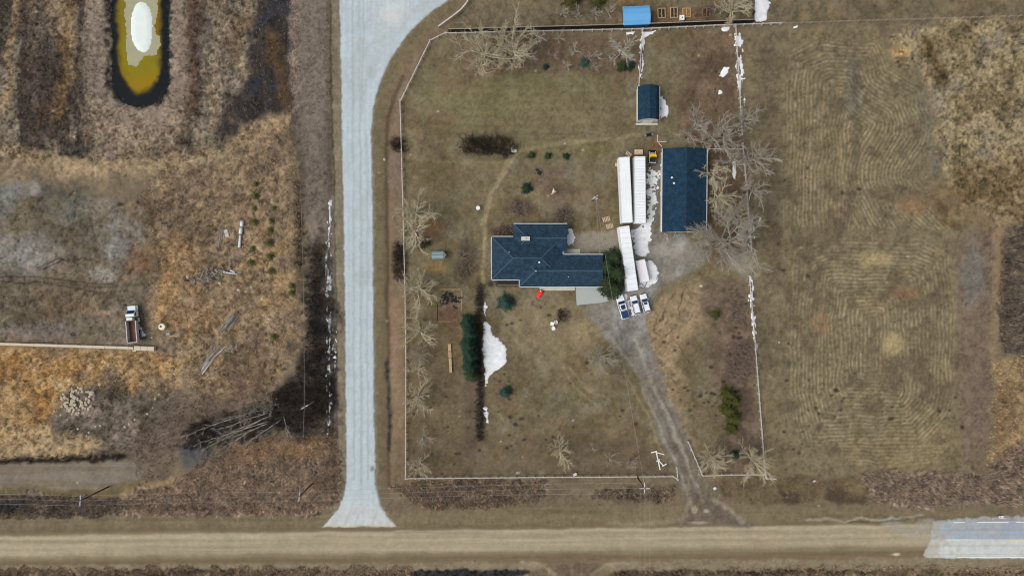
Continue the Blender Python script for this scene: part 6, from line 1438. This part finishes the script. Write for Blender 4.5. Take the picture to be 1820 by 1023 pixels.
for k, (a, b, r_) in enumerate(((94, 712, .35), (97, 730, .35), (108, 737, .3), (138, 762, .35), (158, 768, .3), (154, 774, .3), (158, 779, .28), (230, 752, .4), (222, 758, .35), (262, 735, .35), (272, 724, .3), (283, 700, .35), (276, 708, .35), (310, 664, .35), (306, 658, .3), (170, 757, .4), (178, 756, .35), (240, 745, .3), (424, 515, .5), (437, 518, .4), (447, 510, .4), (391, 503, .45), (120, 745, .3), (270, 600, .3))):
    rock(a, b, r_, 'pale stone ' + WHERE[k], 'scattered stones on the dump ground', ROCKS)
t = thing('scrap_heap', at(300, 593), 0, 'grey scrap heap beside the cream tank', 'scrap heap')
MB().loft([[(-.7, -.5, 0), (.8, -.5, 0), (.7, .6, 0), (-.5, .6, 0)], [(-.5, -.3, .5), (.4, -.3, .55), (.4, .4, .45), (-.3, .4, .5)]]).build('tarpaulin', m_scr, t); MB().box((1.4, -.5, .12), (2.2, .14, .1), .1).build('bar', m_pal, t)
# log and pole piles
m_scr2 = mat('old_dark_timber', (118, 112, 106), 0.95, 0.3, 2.0)
def poles(name, label, cx, cy, ang, n, ln, spread, m, seed, r0=.09):
    r_ = random.Random(seed); t = thing(name, at(cx, cy), R(ang), label, 'pole pile')
    for k in range(n):
        l_ = ln * r_.uniform(.6, 1.05); x0 = r_.uniform(-.25, .25) * ln; y0 = r_.uniform(-.5, .5) * spread; a = r_.gauss(0, .09); z = .12 + .3 * r_.random() * (1 - abs(y0) / spread)
        MB().tube((x0 - l_ / 2 * math.cos(a), y0 - l_ / 2 * math.sin(a), z), (x0 + l_ / 2 * math.cos(a), y0 + l_ / 2 * math.sin(a), z + r_.uniform(-.05, .1)), r0 * r_.uniform(.8, 1.2), r0 * .8, 6).build('pole', m[k % len(m)], t)
poles('pole_pile', 'grey pile of old poles, upper one right of the dump truck', 410, 574, 48, 26, 4.8, 2.2, (m_scr, m_scr2, m_wood, m_dark), 5); poles('pole_pile', 'grey pile of long poles, lower one ending in small rubble', 372, 637, 52, 22, 6.6, 2.1, (m_scr, m_scr2, m_metal, m_wood), 6, .11)
poles('pole_pile', 'thin grey rods left of the white pipes', 391, 421, 82, 8, 4.2, 1.1, (m_scr,), 8, .05)
for k in range(34): rock(392 + 30 * rnd.random(), 624 - 10 * rnd.random() + rnd.gauss(0, 2.5), rnd.uniform(.14, .3), 'small grey stone in the trail of rubble beside the lower pole pile', 'rubble trail by the pole pile', ROCKG)
hp = thing('scrap_heap', at(372, 488), 0, 'broad heap of broken grey timber north east of the dump truck', 'scrap heap'); o = at(372, 488)
for k in range(150):
    a = rnd.uniform(0, 3.14); px = 372 + rnd.gauss(0, 17); py = 490 - .28 * (px - 368) + rnd.gauss(0, 6); p = G(px, py); MB().box((0, 0, 0), (rnd.uniform(.5, 1.7), rnd.uniform(.08, .2), rnd.uniform(.05, .12)), a, 1, rnd.uniform(-.3, .3)).build('timber', (m_scr, m_dark, m_wood, m_dark, m_scr2)[k % 5], hp, False, (p[0] - o[0], p[1] - o[1], .15 + .35 * rnd.random()))
stone_(334, 492, .5, 'pale block at the west end of the broken timber heap', 'block')
def pipe(x0, y0, x1, y1, r, label, m=m_metal):
    a = at(x0, y0); b = at(x1, y1); t = thing('pipe', ((a[0] + b[0]) / 2, (a[1] + b[1]) / 2, (a[2] + b[2]) / 2), 0, label, 'pipe'); d = Vector((b[0] - a[0], b[1] - a[1], 0)) / 2
    mb = MB(); n = 12; dn = d.normalized(); s_ = Vector((-dn.y, dn.x, 0)); u_ = Vector((0, 0, 1)); rings = []
    for q, rr in ((-1, r * .85), (-1, r), (1, r), (1, r * .85)): rings.append([d * q + (s_ * math.cos(2 * math.pi * i / n) + u_ * math.sin(2 * math.pi * i / n)) * rr + u_ * r for i in range(n)])
    mb.loft(rings, False); mb.build('barrel', m, t, True)
    for q in (-.93, .93): MB().tube(d * q * .97 + u_ * r, d * q + u_ * r, r * 1.08, r * 1.08, 12, False).build('collar', m, t)
m_pip = mat('pale_pipe', (214, 220, 222), 0.5, 0.08, 1.0)
pipe(432, 393, 430.5, 403, .42, 'white culvert pipe, northernmost of three in a line', m_pip); pipe(430, 405, 428.5, 416, .42, 'white culvert pipe, middle one of three in a line', m_pip); pipe(428, 418, 426, 440, .3, 'long grey white culvert pipe, southernmost of three in a line', m_pip)
pipe(397, 483, 422, 487, .17, 'long thin white pipe at the east end of the broken timber heap', m_pip); pipe(408, 479, 418, 484, .2, 'short white pipe resting above the long thin white one', m_pip)
t = thing('concrete_slab', at(403, 415), R(15), 'pale concrete slab between the rods and the white pipes', 'slab'); MB().box((0, 0, .1), (.9, 1.9, .25)).build('block', m_conc2, t); 
t = thing('garden_lamp', at(1057, 350), 0, 'x', 'x'); bpy.data.objects.remove(t)

# ------------------------------------------------------------------ utility poles and cables
m_polew = mat('pole_wood', (72, 58, 46), 0.9, 0.25, 3.0); m_arm = mat('crossarm', (214, 214, 212), 0.7, 0.1, 2.0); m_pale = mat('pale_pole', (150, 140, 124), 0.9, 0.2, 3.0); m_wire = mat('cable', (168, 166, 160), 0.6, 0.05, 1.0)
def pole(bx, by, h, arms, label, m=m_polew, tx=None):
    a = at(bx, by); t = thing('utility_pole', (a[0], a[1], a[2]), 0, label, 'utility pole'); MB().tube((0, 0, -.5), (0, 0, h), .19, .13, 9).build('pole', m, t, True); tips = []
    for (ang, ln, dz) in arms:
        MB().box((0, 0, h - dz), (ln, .14, .16), R(ang)).build('crossarm', m_arm, t)
        for q in (-.46, 0.0, .46):
            p = (q * ln * math.cos(R(ang)), q * ln * math.sin(R(ang)), h - dz + .08); MB().tube(p, (p[0], p[1], p[2] + .22), .06, .05, 6).build('insulator', m_metal, t); tips.append((a[0] + p[0], a[1] + p[1], a[2] + p[2] + .22))
    if tx: MB().tube((tx[0], tx[1], h - 2.4), (tx[0], tx[1], h - 1.4), .32, .32, 10).build('transformer', m_metal, t); MB().box((0, 0, h - 1.5), (1.5, .12, .12), R(35)).build('bracket', m_arm, t)
    return tips
def base_of(px, py, h): k = 1 - h / CAM_H; return 910 + (px - 910) * k, 511.5 + (py - 511.5) * k
p1 = pole(*base_of(140.5, 890, 11.5), 11.5, [(86, 2.5, .3)], 'tall dark utility pole beside the far west end of the reeds')
p2 = pole(*base_of(531.5, 882, 11), 11, [(84, 2.4, .3)], 'utility pole standing in the brown cattail bed')
p3 = pole(*base_of(1146.5, 868, 11), 11, [(0, 2.5, .3), (90, 2.7, .75)], 'utility pole with crossed white arms south of the south fence')
p4 = pole(*base_of(541, 723, 9), 9, [(30, 1.9, .3)], 'slim utility pole in the dark marsh west of the gravel road', m_pale)
p5 = pole(*base_of(1059, 349, 8), 8, [(30, 1.3, .3)], 'short yard pole with a transformer on the lawn west of the trailers', m_pale, (.35, -.3))
def cable(a, b, label, group, sag=.6, r=.018):
    a, b = Vector(a), Vector(b); n = 14; mb = MB(); pts = [a.lerp(b, k / n) - Vector((0, 0, sag * 4 * (k / n) * (1 - k / n))) for k in range(n + 1)]
    for k in range(n): mb.tube(pts[k], pts[k + 1], r, r, 4, False)
    o = mb.build('power_cable', m_wire); tag(o, label, 'cable', group)
GC = 'roadside power cables'
for i, nm in enumerate(('south', 'middle', 'north')):
    cable((p1[i][0] - 60, p1[i][1] + .6, p1[i][2]), p1[i], '%s power cable running west off the far west pole' % nm, GC, 1.0); cable(p1[i], p2[i], '%s power cable between the far west pole and the cattail bed pole' % nm, GC, .9); cable(p2[i], p3[3 + i], '%s power cable from the cattail bed pole to the crossed arm pole' % nm, GC, 1.3)
for i in range(3): cable(p3[i], (p3[i][0] + .3, p3[i][1] - 50, p3[i][2]), 'power cable crossing the dirt road south of the crossed arm pole, %s wire' % ('west', 'middle', 'east')[i], 'cables over the dirt road', .8)
cable(p3[1], p5[1], 'single cable from the crossed arm pole over the lawn to the yard pole', None, 1.2, .02); cable(p5[1], (*G(1066, 452, 3.6), 3.6), 'short service cable from the yard pole to the house', None, .2, .02)
cable(p2[1], p4[1], 'marsh cable from the cattail bed pole to the slim marsh pole', None, .5, .02); cable(p4[1], (*G(534, 330, 8.5), 8.5), 'long marsh cable running north from the slim pole', None, .9, .02)
# painted markings on the paved road
def stripe(name, x0, x1, y, wd_, m, label, kind='structure'):
    a = G(x0, y); b = G(x1, y); zz = max(H(x0, y), H((x0 + x1) / 2, y), H(x1, y)); n = max(2, int((b[0] - a[0]) / 1.0)); mb = MB(); vs = []
    for k in range(n + 1):
        xx = a[0] + (b[0] - a[0]) * k / n
        for s in (-1, 1):
            yy = a[1] + s * wd_ / 2; vs.append((xx, yy, H(910 + xx * S, 511.5 - yy * S) + .085))
    mb.add(vs, [(2 * k, 2 * k + 2, 2 * k + 3, 2 * k + 1) for k in range(n)]); o = mb.build(name, m); tag(o, kind=kind)
m_mark = mat('road_paint_white', (232, 234, 232), 0.7, 0.05, 3.0); m_ym = mat('road_paint_yellow', (226, 206, 150), 0.7, 0.08, 3.0)
stripe('road_marking', 1694, 1714, 927.3, .16, m_mark, ''); stripe('road_marking', 1735, 1792, 927.3, .16, m_mark, ''); stripe('road_marking', 1806, 1850, 927, .16, m_mark, ''); stripe('road_marking', 1793, 1850, 960, .24, m_ym, ''); stripe('road_marking', 1680, 1728, 957.6, .12, m_mark, ''); stripe('road_marking', 1700, 1850, 989.2, .14, m_mark, '')
